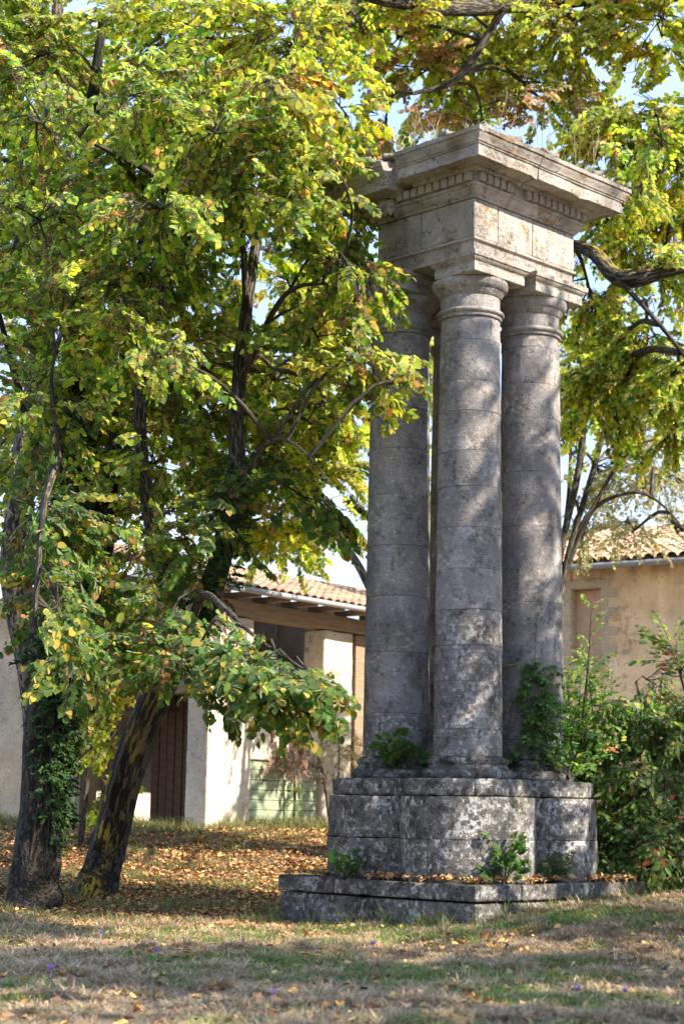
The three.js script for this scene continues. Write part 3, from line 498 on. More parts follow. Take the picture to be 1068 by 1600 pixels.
// one leafy twig: starts at the origin and runs along +x, arching down
function spray(opt, seed) {
  const { shape = 'linden', pal, n = 15, len = .55, size = .1, droop = .22, hang = .85, bracts = 0, spread = 1 } = opt, r = rng(seed), A = newA(), tw = [.10, .075, .05], leaves = [];
  const at = t => V(t * len, -droop * t * t * len, Math.sin(t * 2.4 + seed) * .05 * len), side = [];
  for (let k = 0; k < 4; k++) stick(A, at(k / 4), at((k + 1) / 4), .005 * (1 - k / 5), .005 * (1 - (k + 1) / 5), tw);
  for (let k = 0; k < n; k++) {
    const t = .12 + .88 * (k + r() * .6) / n, s = k % 2 ? 1 : -1, o = at(Math.min(1, t)), out = V(.55 + r() * .5, -hang * (.3 + r() * .9), s * (.4 + r() * .8) * spread).normalize();
    if (k === n - 1) out.set(1, -hang, (r() - .5) * .4).normalize();
    const up = V((r() - .5) * 1.7, 1, (r() - .5) * 1.7); up.addScaledVector(out, -up.dot(out)).normalize();
    const z = out.clone().cross(up), pet = size * (.3 + r() * .35), st = o.clone().addScaledVector(out, pet); st.y += pet * .2;
    stick(A, o, st, .0018, .0014, [.16, .16, .04]);
    const m = new THREE.Matrix4().makeBasis(out, up, z).setPosition(st), sz = size * (.5 + Math.pow(r(), .8) * .75) * (t > .85 ? .8 : 1);
    addLeaf(A, shape, m, sz, pick(pal, r), r); leaves.push([m, sz]);
  }
  for (let k = 0; k < bracts; k++) { const t = .1 + r() * .8, o = at(t); for (let q = 0; q < 3; q++) { const out = V((r() - .5) * .8, -.6 - r(), (r() - .5) * .8).normalize(), up = V(r() - .5, .3, r() - .5); up.addScaledVector(out, -up.dot(out)).normalize(); addLeaf(A, 'bract', new THREE.Matrix4().makeBasis(out, up, out.clone().cross(up)).setPosition(o), size * (.6 + r() * .5), pick([[.44, .24, .13, 5], [.52, .32, .20, 4], [.32, .15, .08, 3]], r), r, .1, .5); } }
  return { geo: toGeo(A), leaves };
}
const KINDS = {}; // kind -> list of spray variants
function kind(name, opt, count) { KINDS[name] = Array.from({ length: count }, (_, k) => spray({ ...opt, bracts: opt.bracts ? [0, opt.bracts, 2, opt.bracts * 2][k % 4] : 0, n: opt.n + (k % 3) * 2 }, 1000 + k * 77 + name.length * 31)); }
kind('linden', { pal: PAL.linden, n: 21, len: .5, size: .072, bracts: 8 }, 8);
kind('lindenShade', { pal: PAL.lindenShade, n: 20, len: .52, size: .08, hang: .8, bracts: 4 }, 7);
kind('bright', { pal: PAL.bright, n: 21, len: .5, size: .074, bracts: 6 }, 6);
kind('russet', { pal: PAL.russet, n: 16, len: .5, size: .072, bracts: 7 }, 5);
kind('maple', { pal: PAL.maple, shape: 'maple', n: 21, len: .5, size: .07, bracts: 2 }, 6);
kind('pale', { pal: PAL.pale, n: 15, len: .6, size: .062, spread: 1.4 }, 4);
kind('shrub', { pal: PAL.shrub, shape: 'oval', n: 16, len: .45, size: .085, droop: .3 }, 5);
kind('dogwood', { pal: PAL.dogwood, shape: 'oval', n: 14, len: .4, size: .085, droop: .3 }, 7);
kind('dryhang', { pal: PAL.dryhang, n: 16, len: .4, size: .07, droop: .9, hang: 1.6 }, 3);
kind('weed', { pal: PAL.weed, shape: 'ivy', n: 7, len: .16, size: .085, droop: .1, hang: .1 }, 3);
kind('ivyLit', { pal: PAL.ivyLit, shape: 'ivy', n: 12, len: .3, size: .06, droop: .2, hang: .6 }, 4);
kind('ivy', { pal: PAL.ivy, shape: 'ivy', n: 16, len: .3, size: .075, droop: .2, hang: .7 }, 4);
const toCam = p => p.distanceTo(EYE);
camera.updateMatrixWorld(true); camera.updateProjectionMatrix();
const inView = p => { const q = p.clone().project(camera); return Math.abs(q.x) < 1 && Math.abs(q.y) < 1 && q.z < 1; };
// leafy twigs at [position, direction, scale, kind] as instances under a plant; the nearest in view get every leaf as a mesh of its own
function foliage(parent, list, o = {}) {
  const { seed = 1, name = 'crown_leaves', single = 0, mat = M.leaf, tint = .36, roll = 1.6 } = o, r = rng(seed), off = parent.position.clone().negate(), m = new THREE.Matrix4(), q = new THREE.Quaternion(), per = new Map();
  const place = list.map(([p, d, s, k]) => {
    const x = d.clone().normalize(), up = V((r() - .5) * roll, 1, (r() - .5) * roll); up.addScaledVector(x, -up.dot(x)).normalize();
    const v = (r() * KINDS[k].length) | 0, t = 1 + (r() - .5) * 2 * tint, h = (r() - .5) * tint * .6 + sm(.1, .45, fbm(p.x * .55, p.y * .55 + 3, p.z * .55)) * .28;
    return { m: new THREE.Matrix4().makeBasis(x, up, x.clone().cross(up)).scale(V(s, s, s)).setPosition(p), k, v, c: new THREE.Color(t * (1 + h), t * (1 - Math.max(0, h) * .12), t * (1 - h * .4)), p, d: single && inView(p) ? toCam(p) : 1e9 };
  });
  if (single) { // individually modelled leaves on the twigs nearest to the eye
    const near = place.filter(e => e.d < 1e8).sort((a, b) => a.d - b.d); let n = 0;
    const lg = (o.leafGeos ||= [0, 1, 2, 3, 4, 5, 6, 7].map(k => { const A = newA(), rr = rng(300 + k); addLeaf(A, o.shape || 'linden', new THREE.Matrix4(), 1, pick(PAL[o.leafPal || 'lindenShade'], rr), rr); return toGeo(A); }));
    const A = newA();
    for (const e of near) {
      const sp = KINDS[e.k][e.v]; if (n + sp.leaves.length > single) break; e.done = true; n += sp.leaves.length;
      const a = V(0, 0, 0).applyMatrix4(e.m); let prev = a;
      for (const [lm, sz] of sp.leaves) { const L = new THREE.Mesh(lg[(r() * 8) | 0], mat); L.name = 'leaf'; L.castShadow = L.receiveShadow = true; m.copy(e.m).multiply(lm).scale(V(sz, sz, sz)); m.decompose(L.position, L.quaternion, L.scale); L.position.add(off); parent.add(L); const b = V(0, 0, 0).applyMatrix4(lm).setZ(0).applyMatrix4(e.m); stick(A, prev, b, .004, .003, [.1, .075, .05]); stick(A, b, L.position.clone().sub(off), .002, .0015, [.14, .14, .04]); prev = b; }
    }
    const g = toGeo(A); const tw = mesh('twigs', g, M.litter, parent); tw.position.copy(off); tw.userData.kind = 'stuff';
  }
  for (const e of place) if (!e.done) { const key = e.k + e.v; (per.get(key) || per.set(key, []).get(key)).push(e); }
  for (const l of per.values()) {
    const im = new THREE.InstancedMesh(KINDS[l[0].k][l[0].v].geo, mat, l.length); im.name = name; im.userData.kind = 'stuff'; im.castShadow = im.receiveShadow = true; im.position.copy(off);
    l.forEach((e, i) => { im.setMatrixAt(i, e.m); im.setColorAt(i, e.c); }); parent.add(im);
  }
}
// blobs: [x, y, z, rx, ry, rz, twigs, kind]; branches lead from the nearest limb to each blob and fork inside it
function crown(tree, blobs, limbs, o = {}) {
  const r = rng(o.seed || 7), list = [], br = [], TW = newA(), pts = limbs.flatMap(l => limbPts(l)), base = tree.position, D = o.dens || 1;
  for (const [x, y, z, rx, ry, rz, n, k] of blobs) {
    const c = V(x, y, z); let best = null, bd = 1e9;
    for (const p of pts) { const d = p.distanceTo(c) + Math.max(0, p.y - c.y) * .6; if (d < bd) { bd = d; best = p; } }
    const a = best.clone(), mid = a.clone().lerp(c, .5).add(V((r() - .5) * .3, .18 + r() * .2, (r() - .5) * .3)), R0 = clamp(.012 + bd * .012, .015, .06);
    br.push(limbGeo([[a.x, a.y, a.z, R0], [mid.x, mid.y, mid.z, R0 * .75], [c.x, c.y, c.z, R0 * .5]], { seg: 5, step: .25, ridge: .02 }));
    const subs = [], N = Math.round(n * D), m = clamp(Math.round(N / 9), 2, 12);
    for (let i = 0; i < m; i++) {
      let d; do d = V(r() * 2 - 1, r() * 2 - 1, r() * 2 - 1); while (d.lengthSq() > 1 || d.lengthSq() < .15);
      const e = V(x + d.x * rx * .95, y + d.y * ry * .95, z + d.z * rz * .95), s = mid.clone().lerp(c, .4 + r() * .6), h = s.clone().lerp(e, .55).add(V((r() - .5) * .2, .12, (r() - .5) * .2));
      br.push(limbGeo([[s.x, s.y, s.z, R0 * .5], [h.x, h.y, h.z, R0 * .3], [e.x, e.y, e.z, .004]], { seg: 4, step: .3, ridge: 0 })); subs.push([s, h, e]);
    }
    for (let i = 0; i < N; i++) {
      const b = subs[(r() * subs.length) | 0], t = .25 + r() * .8, p = t < .55 ? b[0].clone().lerp(b[1], t / .55) : b[1].clone().lerp(b[2], (t - .55) / .45);
      p.add(V((r() - .5) * rx * .55, (r() - .5) * ry * .5, (r() - .5) * rz * .55));
      const d = p.clone().sub(c); d.y *= .5; d.normalize().multiplyScalar(.7).add(b[2].clone().sub(b[0]).normalize().multiplyScalar(.7)).add(V(r() - .5, (r() - .5) * .5 - .22, r() - .5).multiplyScalar(1.2));
      const w = b[1].clone().lerp(b[2], r()); stick(TW, w, p, .006, .004, [.11, .085, .06]);
      list.push([p, d, .75 + r() * .55, k]);
    }
  }
  const B = mesh('branches', join(br), M.bark, tree); B.userData.kind = 'stuff'; B.position.copy(base).negate();
  const tw = mesh('fine_twigs', toGeo(TW), M.litter, tree); tw.userData.kind = 'stuff'; tw.position.copy(base).negate();
  foliage(tree, list, o);
}
function tree(name, label, base, group) { return thing(name, label, 'tree', base, 0, group); }
function addLimb(t, name, ctrl, o) { const m = mesh(name, limbGeo(ctrl, o), M.bark, t); m.position.copy(t.position).negate(); return m; }

// leaf masses in metres: [x, y, z, half sizes, number of leafy twigs, kind of twig]
const MASS = {
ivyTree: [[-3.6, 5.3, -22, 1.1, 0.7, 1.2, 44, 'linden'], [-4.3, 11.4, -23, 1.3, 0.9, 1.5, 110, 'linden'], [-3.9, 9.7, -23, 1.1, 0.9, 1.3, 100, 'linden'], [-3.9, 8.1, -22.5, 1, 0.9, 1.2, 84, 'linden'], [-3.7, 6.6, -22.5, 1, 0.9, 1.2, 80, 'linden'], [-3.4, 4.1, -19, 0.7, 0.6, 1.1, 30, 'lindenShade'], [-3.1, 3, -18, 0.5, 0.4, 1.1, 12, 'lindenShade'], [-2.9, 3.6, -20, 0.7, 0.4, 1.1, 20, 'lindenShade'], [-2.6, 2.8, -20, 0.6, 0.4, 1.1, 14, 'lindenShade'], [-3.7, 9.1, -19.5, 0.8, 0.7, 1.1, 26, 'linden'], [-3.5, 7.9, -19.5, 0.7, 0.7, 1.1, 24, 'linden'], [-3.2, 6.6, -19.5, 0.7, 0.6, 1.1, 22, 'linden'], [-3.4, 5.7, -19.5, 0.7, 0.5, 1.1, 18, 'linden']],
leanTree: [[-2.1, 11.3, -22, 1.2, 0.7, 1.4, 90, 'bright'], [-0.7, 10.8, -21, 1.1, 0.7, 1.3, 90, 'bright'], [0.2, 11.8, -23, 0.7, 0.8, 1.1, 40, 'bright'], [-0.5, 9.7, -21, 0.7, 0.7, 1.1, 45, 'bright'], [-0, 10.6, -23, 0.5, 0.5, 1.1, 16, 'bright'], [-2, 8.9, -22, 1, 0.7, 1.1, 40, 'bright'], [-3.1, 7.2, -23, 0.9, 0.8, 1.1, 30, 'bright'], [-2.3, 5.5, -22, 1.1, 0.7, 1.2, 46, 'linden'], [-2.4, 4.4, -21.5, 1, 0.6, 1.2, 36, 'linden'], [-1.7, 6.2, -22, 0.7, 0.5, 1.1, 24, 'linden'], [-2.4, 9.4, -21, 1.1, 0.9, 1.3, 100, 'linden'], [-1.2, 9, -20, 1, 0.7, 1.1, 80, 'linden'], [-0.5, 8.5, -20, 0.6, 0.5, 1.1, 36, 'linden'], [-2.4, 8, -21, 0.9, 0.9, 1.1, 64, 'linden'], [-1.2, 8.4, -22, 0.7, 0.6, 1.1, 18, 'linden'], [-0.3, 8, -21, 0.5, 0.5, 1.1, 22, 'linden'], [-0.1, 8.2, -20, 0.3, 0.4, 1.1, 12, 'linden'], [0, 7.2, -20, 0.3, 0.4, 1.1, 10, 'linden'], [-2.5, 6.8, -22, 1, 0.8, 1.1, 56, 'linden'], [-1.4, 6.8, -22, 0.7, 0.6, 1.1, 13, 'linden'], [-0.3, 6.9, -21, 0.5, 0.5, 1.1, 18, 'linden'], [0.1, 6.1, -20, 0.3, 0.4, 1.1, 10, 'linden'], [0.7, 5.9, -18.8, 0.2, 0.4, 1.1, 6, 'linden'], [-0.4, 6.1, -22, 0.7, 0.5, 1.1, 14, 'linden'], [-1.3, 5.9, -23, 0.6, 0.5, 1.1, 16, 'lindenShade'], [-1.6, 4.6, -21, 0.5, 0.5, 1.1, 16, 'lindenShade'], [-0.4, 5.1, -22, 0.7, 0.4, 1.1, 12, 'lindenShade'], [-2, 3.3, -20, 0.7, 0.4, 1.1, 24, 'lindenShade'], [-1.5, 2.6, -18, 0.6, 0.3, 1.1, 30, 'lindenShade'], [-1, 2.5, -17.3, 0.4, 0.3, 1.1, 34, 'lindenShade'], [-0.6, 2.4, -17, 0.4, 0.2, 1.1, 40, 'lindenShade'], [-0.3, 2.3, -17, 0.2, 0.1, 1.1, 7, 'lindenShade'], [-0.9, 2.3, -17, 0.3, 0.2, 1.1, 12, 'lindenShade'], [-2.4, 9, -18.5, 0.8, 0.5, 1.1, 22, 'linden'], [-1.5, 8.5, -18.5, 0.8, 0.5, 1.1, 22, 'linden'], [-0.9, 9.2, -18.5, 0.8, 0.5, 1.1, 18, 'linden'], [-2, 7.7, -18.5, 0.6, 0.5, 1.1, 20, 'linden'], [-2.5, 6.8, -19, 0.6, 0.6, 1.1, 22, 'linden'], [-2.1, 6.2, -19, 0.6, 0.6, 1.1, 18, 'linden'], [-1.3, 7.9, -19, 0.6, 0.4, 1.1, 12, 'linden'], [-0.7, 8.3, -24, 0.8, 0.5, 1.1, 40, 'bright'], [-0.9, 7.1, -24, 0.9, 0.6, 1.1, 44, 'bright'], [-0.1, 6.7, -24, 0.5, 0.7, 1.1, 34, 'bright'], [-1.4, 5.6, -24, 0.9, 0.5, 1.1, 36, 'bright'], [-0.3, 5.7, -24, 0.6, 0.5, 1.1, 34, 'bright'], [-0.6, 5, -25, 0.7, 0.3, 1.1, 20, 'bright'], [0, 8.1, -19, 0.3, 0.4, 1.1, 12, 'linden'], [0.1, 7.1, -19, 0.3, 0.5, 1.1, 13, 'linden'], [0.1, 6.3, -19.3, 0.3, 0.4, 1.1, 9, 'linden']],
rearTree: [[-2.1, 9.1, -27, 0.6, 0.7, 1.1, 44, 'linden'], [-1, 7.8, -27, 1.1, 1, 1.3, 120, 'linden'], [-0.2, 9.3, -27, 0.6, 0.8, 1.1, 60, 'linden'], [-1.4, 6.6, -28, 0.9, 0.7, 1.1, 80, 'linden'], [-0.2, 6.6, -28, 0.6, 0.8, 1.1, 66, 'linden'], [-2.1, 10.6, -27, 0.8, 0.8, 1.1, 40, 'linden'], [-0.7, 10.5, -27, 0.9, 0.6, 1.1, 40, 'linden'], [-0.9, 5.7, -29, 1, 0.5, 1.1, 50, 'linden'], [-5.4, 12.9, -28, 1.7, 1.7, 1.9, 110, 'linden'], [-3.7, 12.9, -28, 1.6, 1.6, 1.8, 100, 'linden'], [-5, 9.9, -28, 1.7, 1.6, 1.9, 110, 'linden'], [-3.4, 10, -28, 1.5, 1.6, 1.7, 80, 'linden'], [-4.9, 7.2, -28, 1.7, 1.5, 1.9, 110, 'linden'], [-3.2, 7.2, -28, 1.5, 1.4, 1.7, 80, 'linden'], [-4.2, 4.9, -28, 1.5, 1.2, 1.7, 90, 'linden'], [-2, 13.4, -29, 1.3, 1.6, 1.5, 60, 'linden']],
rightTree: [[0.9, 12.9, -24.6, 1, 0.6, 1.2, 56, 'bright'], [2.2, 13, -25, 1, 0.6, 1.2, 50, 'bright'], [3.3, 12.6, -24.6, 1.1, 0.8, 1.3, 80, 'bright'], [4.5, 12.4, -24.2, 1, 1, 1.1, 84, 'bright'], [4, 11.1, -24.2, 1, 0.8, 1.1, 74, 'bright'], [4.7, 10.3, -24.2, 0.8, 0.8, 1.1, 64, 'bright'], [0.9, 12, -25, 0.7, 0.7, 1.1, 20, 'russet'], [2.9, 11.7, -25, 1, 0.6, 1.2, 16, 'russet'], [2, 11.2, -25, 1.2, 0.3, 1.4, 20, 'russet'], [0.5, 11.1, -25, 0.6, 0.6, 1.1, 18, 'russet'], [3.8, 9.6, -24.6, 0.8, 0.5, 1.1, 46, 'maple'], [4.5, 9.2, -24.2, 0.8, 0.7, 1.1, 64, 'maple'], [3.6, 8.6, -25, 0.6, 0.7, 1.1, 40, 'maple'], [4.3, 7.9, -24.6, 0.7, 0.6, 1.1, 56, 'maple'], [3.6, 7.6, -25, 0.6, 0.5, 1.1, 36, 'maple'], [4.7, 7.2, -24.2, 0.5, 0.5, 1.1, 36, 'maple'], [4.4, 7, -24.6, 0.5, 0.4, 1.1, 20, 'maple'], [3.6, 9.6, -23, 0.5, 0.4, 1.1, 24, 'maple'], [4, 8.3, -23, 0.6, 0.3, 1.1, 20, 'maple'], [4.2, 10.1, -22.6, 0.5, 0.4, 1.1, 20, 'maple'], [0.1, 12.6, -24, 0.5, 0.4, 1.1, 20, 'maple'], [1.4, 12.4, -24.5, 0.6, 0.5, 1.1, 30, 'maple'], [1.5, 12.5, -26, 1.2, 0.8, 1.3, 60, 'bright'], [0.7, 12.9, -25.5, 0.9, 0.7, 1.1, 40, 'bright'], [2.9, 11.7, -25, 1, 0.6, 1.2, 40, 'maple'], [3.9, 7.2, -25, 0.7, 0.5, 1.1, 44, 'maple'], [4.6, 6.6, -25, 0.5, 0.5, 1.1, 26, 'maple'], [3.4, 7.2, -25.5, 0.4, 0.6, 1.1, 20, 'maple']],
stemTree: [[4.1, 8.2, -28, 0.7, 0.6, 0.7, 34, 'maple'], [3.6, 7.5, -28, 0.3, 0.6, 0.7, 12, 'maple'], [5.1, 7.3, -28, 0.6, 0.5, 0.7, 24, 'maple'], [4.5, 7.1, -30.3, 0.7, 0.6, 0.7, 40, 'pale'], [5.5, 7, -30.3, 0.7, 0.6, 0.7, 44, 'pale'], [4.1, 6.2, -30.3, 0.3, 0.7, 0.7, 24, 'pale'], [5, 6.1, -30.3, 0.9, 0.3, 0.7, 26, 'pale'], [5.8, 6.1, -30.3, 0.6, 0.6, 0.7, 22, 'pale'], [5.1, 7.6, -30, 0.7, 0.4, 0.7, 22, 'pale']],
farTree: [[1.6, 10.6, -36, 1.2, 1.7, 1.4, 80, 'maple'], [1.4, 7.9, -36, 1.2, 1.5, 1.4, 70, 'maple'], [2, 13.8, -36, 1.2, 1.6, 1.4, 50, 'maple'], [4.1, 11.7, -38, 0.8, 2.1, 1.1, 40, 'maple'], [0.1, 7.7, -38, 1, 0.8, 1.1, 20, 'pale'], [-1.4, 7.2, -40, 1.3, 0.6, 1.5, 20, 'pale'], [-2.7, 7.6, -38, 1.1, 1, 1.3, 20, 'pale']],
};
{
  const t = tree('linden_tree', 'upright old linden at far left, its dark trunk wrapped in ivy', [-3.63, .05, -22]);
  const bark = (x, y, z) => { const v = .28 + fbm(x * 3, y * 1.2, z * 3) * .18; return [v, v * .96, v * .9]; };
  const tr = [[-3.63, -.15, -22, .44], [-3.63, .12, -22, .345], [-3.63, .45, -22, .29], [-3.60, 1.3, -22, .26], [-3.57, 2.6, -22, .24], [-3.46, 3.8, -22, .23], [-3.40, 4.9, -22, .2], [-3.5, 6.6, -22.4, .15], [-3.6, 9, -22.9, .11], [-3.4, 12, -23, .06]];
  const f1 = [[-3.47, 3.6, -22, .15], [-3.0, 4.2, -22.0, .11], [-2.9, 5.1, -21.9, .10], [-2.75, 7, -21.6, .08], [-2.3, 9.5, -21, .04]], f2 = [[-3.5, 4.9, -22, .08], [-3.9, 6, -21.4, .05], [-4.2, 7.2, -20.8, .03]], f3 = [[-3.45, 4.4, -22, .05], [-3.3, 5.1, -20.6, .03], [-3.1, 5.0, -19, .014]];
  addLimb(t, 'trunk', tr, { seg: 22, step: .12, ridge: .05, col: bark }); for (const f of [f1, f2, f3]) addLimb(t, 'limb', f, { seg: 10, col: bark });
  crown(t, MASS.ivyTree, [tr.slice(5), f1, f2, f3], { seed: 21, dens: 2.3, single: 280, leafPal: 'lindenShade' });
}
{
  const t = tree('linden_tree', 'leaning linden with mossy slanting trunk and branches hanging before the barn', [-3.0, .1, -23]);
  const moss = (x, y, z, nx, ny, nz) => { const v = .42 + fbm(x * 3, y * 1.2, z * 3) * .25, g = sm(-.3, .3, fbm(x * 3 + 2, y * 1.6, z * 3) + n3(x * 14, y * 9, z * 14) * .25) * sm(.75, -.1, nx) * sm(3.6, .8, y) * .9; return [lerp(v, 3.0, g), lerp(v * .96, 2.6, g), lerp(v * .9, .35, g)]; };
  const tr = [[-3.06, -.15, -23, .40], [-3.04, .14, -23, .31], [-2.98, .45, -23, .25], [-2.85, .9, -22.9, .215], [-2.61, 1.85, -22.7, .205], [-2.15, 2.95, -22.3, .19], [-1.76, 3.5, -22, .18]];
  const a = [[-1.76, 3.5, -22, .16], [-1.48, 4.35, -21.7, .145], [-1.34, 5.2, -21.6, .115], [-1.3, 7, -21.8, .085], [-1.0, 9.5, -22.2, .055], [-.4, 11.5, -22.5, .03]];
  const b = [[-1.9, 3.35, -22.1, .12], [-2.3, 4.6, -21.5, .09], [-2.45, 5.8, -21, .082], [-2.40, 6.7, -20.8, .076], [-2.13, 7.5, -20.5, .068], [-2.06, 8.4, -20, .06]];
  const b1 = [[-2.06, 8.4, -20, .06], [-2.25, 8.62, -20, .05], [-2.6, 8.75, -19.8, .035], [-3.1, 8.9, -19.5, .02]], b2 = [[-2.06, 8.4, -20, .06], [-1.85, 8.58, -20, .05], [-1.5, 8.66, -19.7, .04], [-.9, 8.6, -19, .025]], b3 = [[-2.2, 7.2, -20.6, .04], [-2.7, 7.3, -20, .03], [-3.1, 7.1, -19.6, .015]];
  const h = [[-1.9, 3.4, -22, .07], [-1.6, 3.7, -20.5, .05], [-1.2, 3.35, -18.6, .032], [-.7, 2.85, -17.2, .016], [-.15, 2.5, -16.9, .006]], h2 = [[-1.4, 4.8, -21.6, .05], [-.9, 5.4, -20, .035], [-.5, 5.2, -19, .014], [-.1, 4.7, -18.6, .007]], h3 = [[-1.3, 6.6, -21.7, .05], [-.7, 7.4, -20.6, .03], [-.1, 7.3, -19.8, .012]], h4 = [[-1.0, 9.3, -22.1, .05], [-.4, 9.6, -21.4, .03], [.2, 9.2, -20.9, .012]], h5 = [[-1.25, 7.5, -21.8, .05], [-1.3, 8.6, -21.2, .03], [-1.2, 9.2, -20.6, .014]];
  addLimb(t, 'trunk', tr, { seg: 22, step: .1, ridge: .05, col: moss }); for (const f of [a, b, b1, b2, b3, h, h2, h3, h4, h5]) addLimb(t, 'limb', f, { seg: 9, step: .12 });
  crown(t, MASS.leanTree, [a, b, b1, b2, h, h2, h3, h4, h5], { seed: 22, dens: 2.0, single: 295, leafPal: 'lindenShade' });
}
{
  const t = tree('linden_tree', 'pale-barked tree standing behind the ivy-clad linden', [-4.15, .3, -25.4]);
  const tr = [[-4.15, .1, -25.4, .24], [-4.2, 2.5, -25.2, .22], [-4.6, 4.5, -25, .2], [-4.54, 6.15, -25, .2], [-4.38, 7.7, -25, .18], [-4.45, 9.7, -25, .16], [-4.38, 11.9, -25, .12], [-4.4, 14, -25, .06]], a = [[-4.5, 6.4, -25, .1], [-3.6, 8, -25.6, .08], [-2.6, 9.5, -26.4, .04]], b = [[-4.5, 8.8, -25, .1], [-3, 11.5, -26, .07], [-1, 13.2, -27, .03]];
  addLimb(t, 'trunk', tr, { seg: 18, step: .14, ridge: .05, col: (x, y, z) => { const v = 1.15 + fbm(x * 3, y * 1.2, z * 3) * .5; return [v, v * .96, v * .9]; } }); for (const f of [a, b]) addLimb(t, 'limb', f);
  crown(t, MASS.rearTree, [tr.slice(2), a, b], { seed: 23, dens: 1.35 });
}
{
  const t = tree('large_tree', 'big tree reaching mossy limbs in from the right above the cornice', [7.4, .4, -23.4]);
  const tr = [[7.4, 0, -23.4, .5], [7.3, 3, -23.4, .4], [7.2, 6.5, -23.4, .36], [7.0, 10, -23.4, .3], [6.8, 14, -23.4, .18]];
  const a = [[7.1, 9, -23.4, .22], [5.8, 9.2, -22.8, .15], [4.9, 8.55, -22.5, .125], [4.3, 8.39, -22.4, .115], [3.62, 8.2, -22.4, .12], [3.25, 8.75, -22.9, .09], [2.9, 9.0, -23.4, .07]];
  const b = [[7.1, 8.5, -23.6, .16], [5.9, 10.2, -23.6, .11], [4.46, 10.2, -23.4, .075], [3.75, 9.6, -23.4, .055], [3.2, 9.8, -23.6, .03]], c = [[7, 11, -23.4, .16], [5.4, 12.0, -22.8, .12], [4.7, 11.4, -22.4, .08], [4.0, 10.3, -22.0, .05]];
  const d = [[6.9, 12, -23.4, .2], [4.8, 13.2, -24.4, .16], [2.8, 13, -24.4, .13], [1.5, 12.4, -23.4, .11], [.4, 12.05, -22.4, .09], [-.8, 12.2, -21.9, .05]], e = [[2.2, 12.7, -24.0, .06], [1.5, 11.6, -24.0, .05], [.9, 11.3, -23.8, .03]], f = [[3.5, 8.25, -22.4, .035], [4.0, 7.6, -22.2, .03], [4.6, 6.7, -22.0, .02], [5, 6.1, -21.9, .01]], g = [[3.6, 8.3, -22.4, .04], [3.9, 9.0, -22.8, .03], [4.8, 9.4, -23.0, .02]];
  addLimb(t, 'trunk', tr, { seg: 16, step: .2 }); for (const q of [a, b, d, e, f]) addLimb(t, 'limb', q, { seg: 10, step: .12, col: (x, y, z, nx, ny) => { const v = .75 + fbm(x * 3, y * 2, z * 3) * .4, k = sm(.1, .8, ny) * sm(-.1, .25, fbm(x * 2, y, z * 2)) * .8; return [lerp(v, 2.2, k), lerp(v, 1.9, k), lerp(v, .3, k)]; } });
  crown(t, MASS.rightTree, [a, b, c, d, e, f, g], { seed: 24, dens: 1.9 });
}
{
  const t = tree('small_tree', 'slender many-stemmed tree with thin open foliage behind the right column', [3.45, .6, -28]);
  const ss = [[[3.0, .4, -28, .09], [3.15, 3, -28, .075], [3.45, 5.2, -28, .06], [3.8, 6.9, -28, .055], [3.88, 7.9, -28, .045], [3.7, 9.5, -28, .02]], [[3.1, .4, -28, .08], [3.25, 3, -28, .065], [3.55, 5.1, -28, .05], [4.0, 6.7, -28, .045], [4.37, 7.95, -28, .035], [4.9, 9, -28, .015]], [[3.4, 4.7, -28, .045], [4.0, 6.1, -28, .035], [4.5, 6.95, -28, .028], [4.95, 7.25, -28, .02], [5.4, 7.3, -28, .01]], [[3.4, 4.6, -28.1, .04], [4.0, 6.1, -28, .035], [4.77, 6.38, -28, .025], [5.3, 6.0, -28, .015], [5.6, 5.5, -28, .006]], [[3.5, 5.4, -28, .03], [3.66, 6.6, -28.2, .03], [3.68, 8.2, -28.2, .015]]];
  for (const q of ss) addLimb(t, 'stem', q, { seg: 8, step: .15 });
  crown(t, MASS.stemTree, ss, { seed: 25, dens: 1.5, tint: .15 });
}
{
  const t = tree('far_tree', 'hazy green tree seen through the gaps between the columns', [1.0, .9, -37.5]);
  const tr = [[1, .6, -37.5, .3], [1.1, 5, -37.5, .24], [1.2, 9, -37, .18], [1.5, 13, -36.5, .08]], a = [[1.1, 5, -37.5, .12], [0, 7, -38, .08], [-1.2, 7.6, -39, .03]];
  addLimb(t, 'trunk', tr, { seg: 12, step: .3 }); addLimb(t, 'limb', a);
  crown(t, MASS.farTree, [tr.slice(1), a], { seed: 26, dens: 1.8 });
}
// trees just outside the picture whose shade falls across the columns and the grass
function shadeTree(label, x, z, H, blobs, seed, dens, k = 1) {
  const y = gy(x, z), t = tree('shade_tree', label, [x, y, z]), tr = [[x, y - .2, z, .42], [x + .1, y + 3, z, .33], [x, y + H * .6, z, .24], [x, y + H, z, .06]];
  addLimb(t, 'trunk', tr, { seg: 12, step: .3 });
  const ls = [0, 1, 2, 3].map(k => { const a = k * 1.6 + seed, l = [[x, y + 3 + k * .9, z, .14], [x + Math.cos(a) * 1.7, y + 4.6 + k, z + Math.sin(a) * 1.7, .09], [x + Math.cos(a) * 3.4, y + 5.6 + k, z + Math.sin(a) * 3.4, .03]]; addLimb(t, 'limb', l); return l; });
  crown(t, blobs.map(q => [q[0] + x, q[1] + y, q[2] + z, q[3] * k, q[4] * k, q[5] * k, q[6], q[7]]), [tr.slice(1), ...ls], { seed, dens });
}
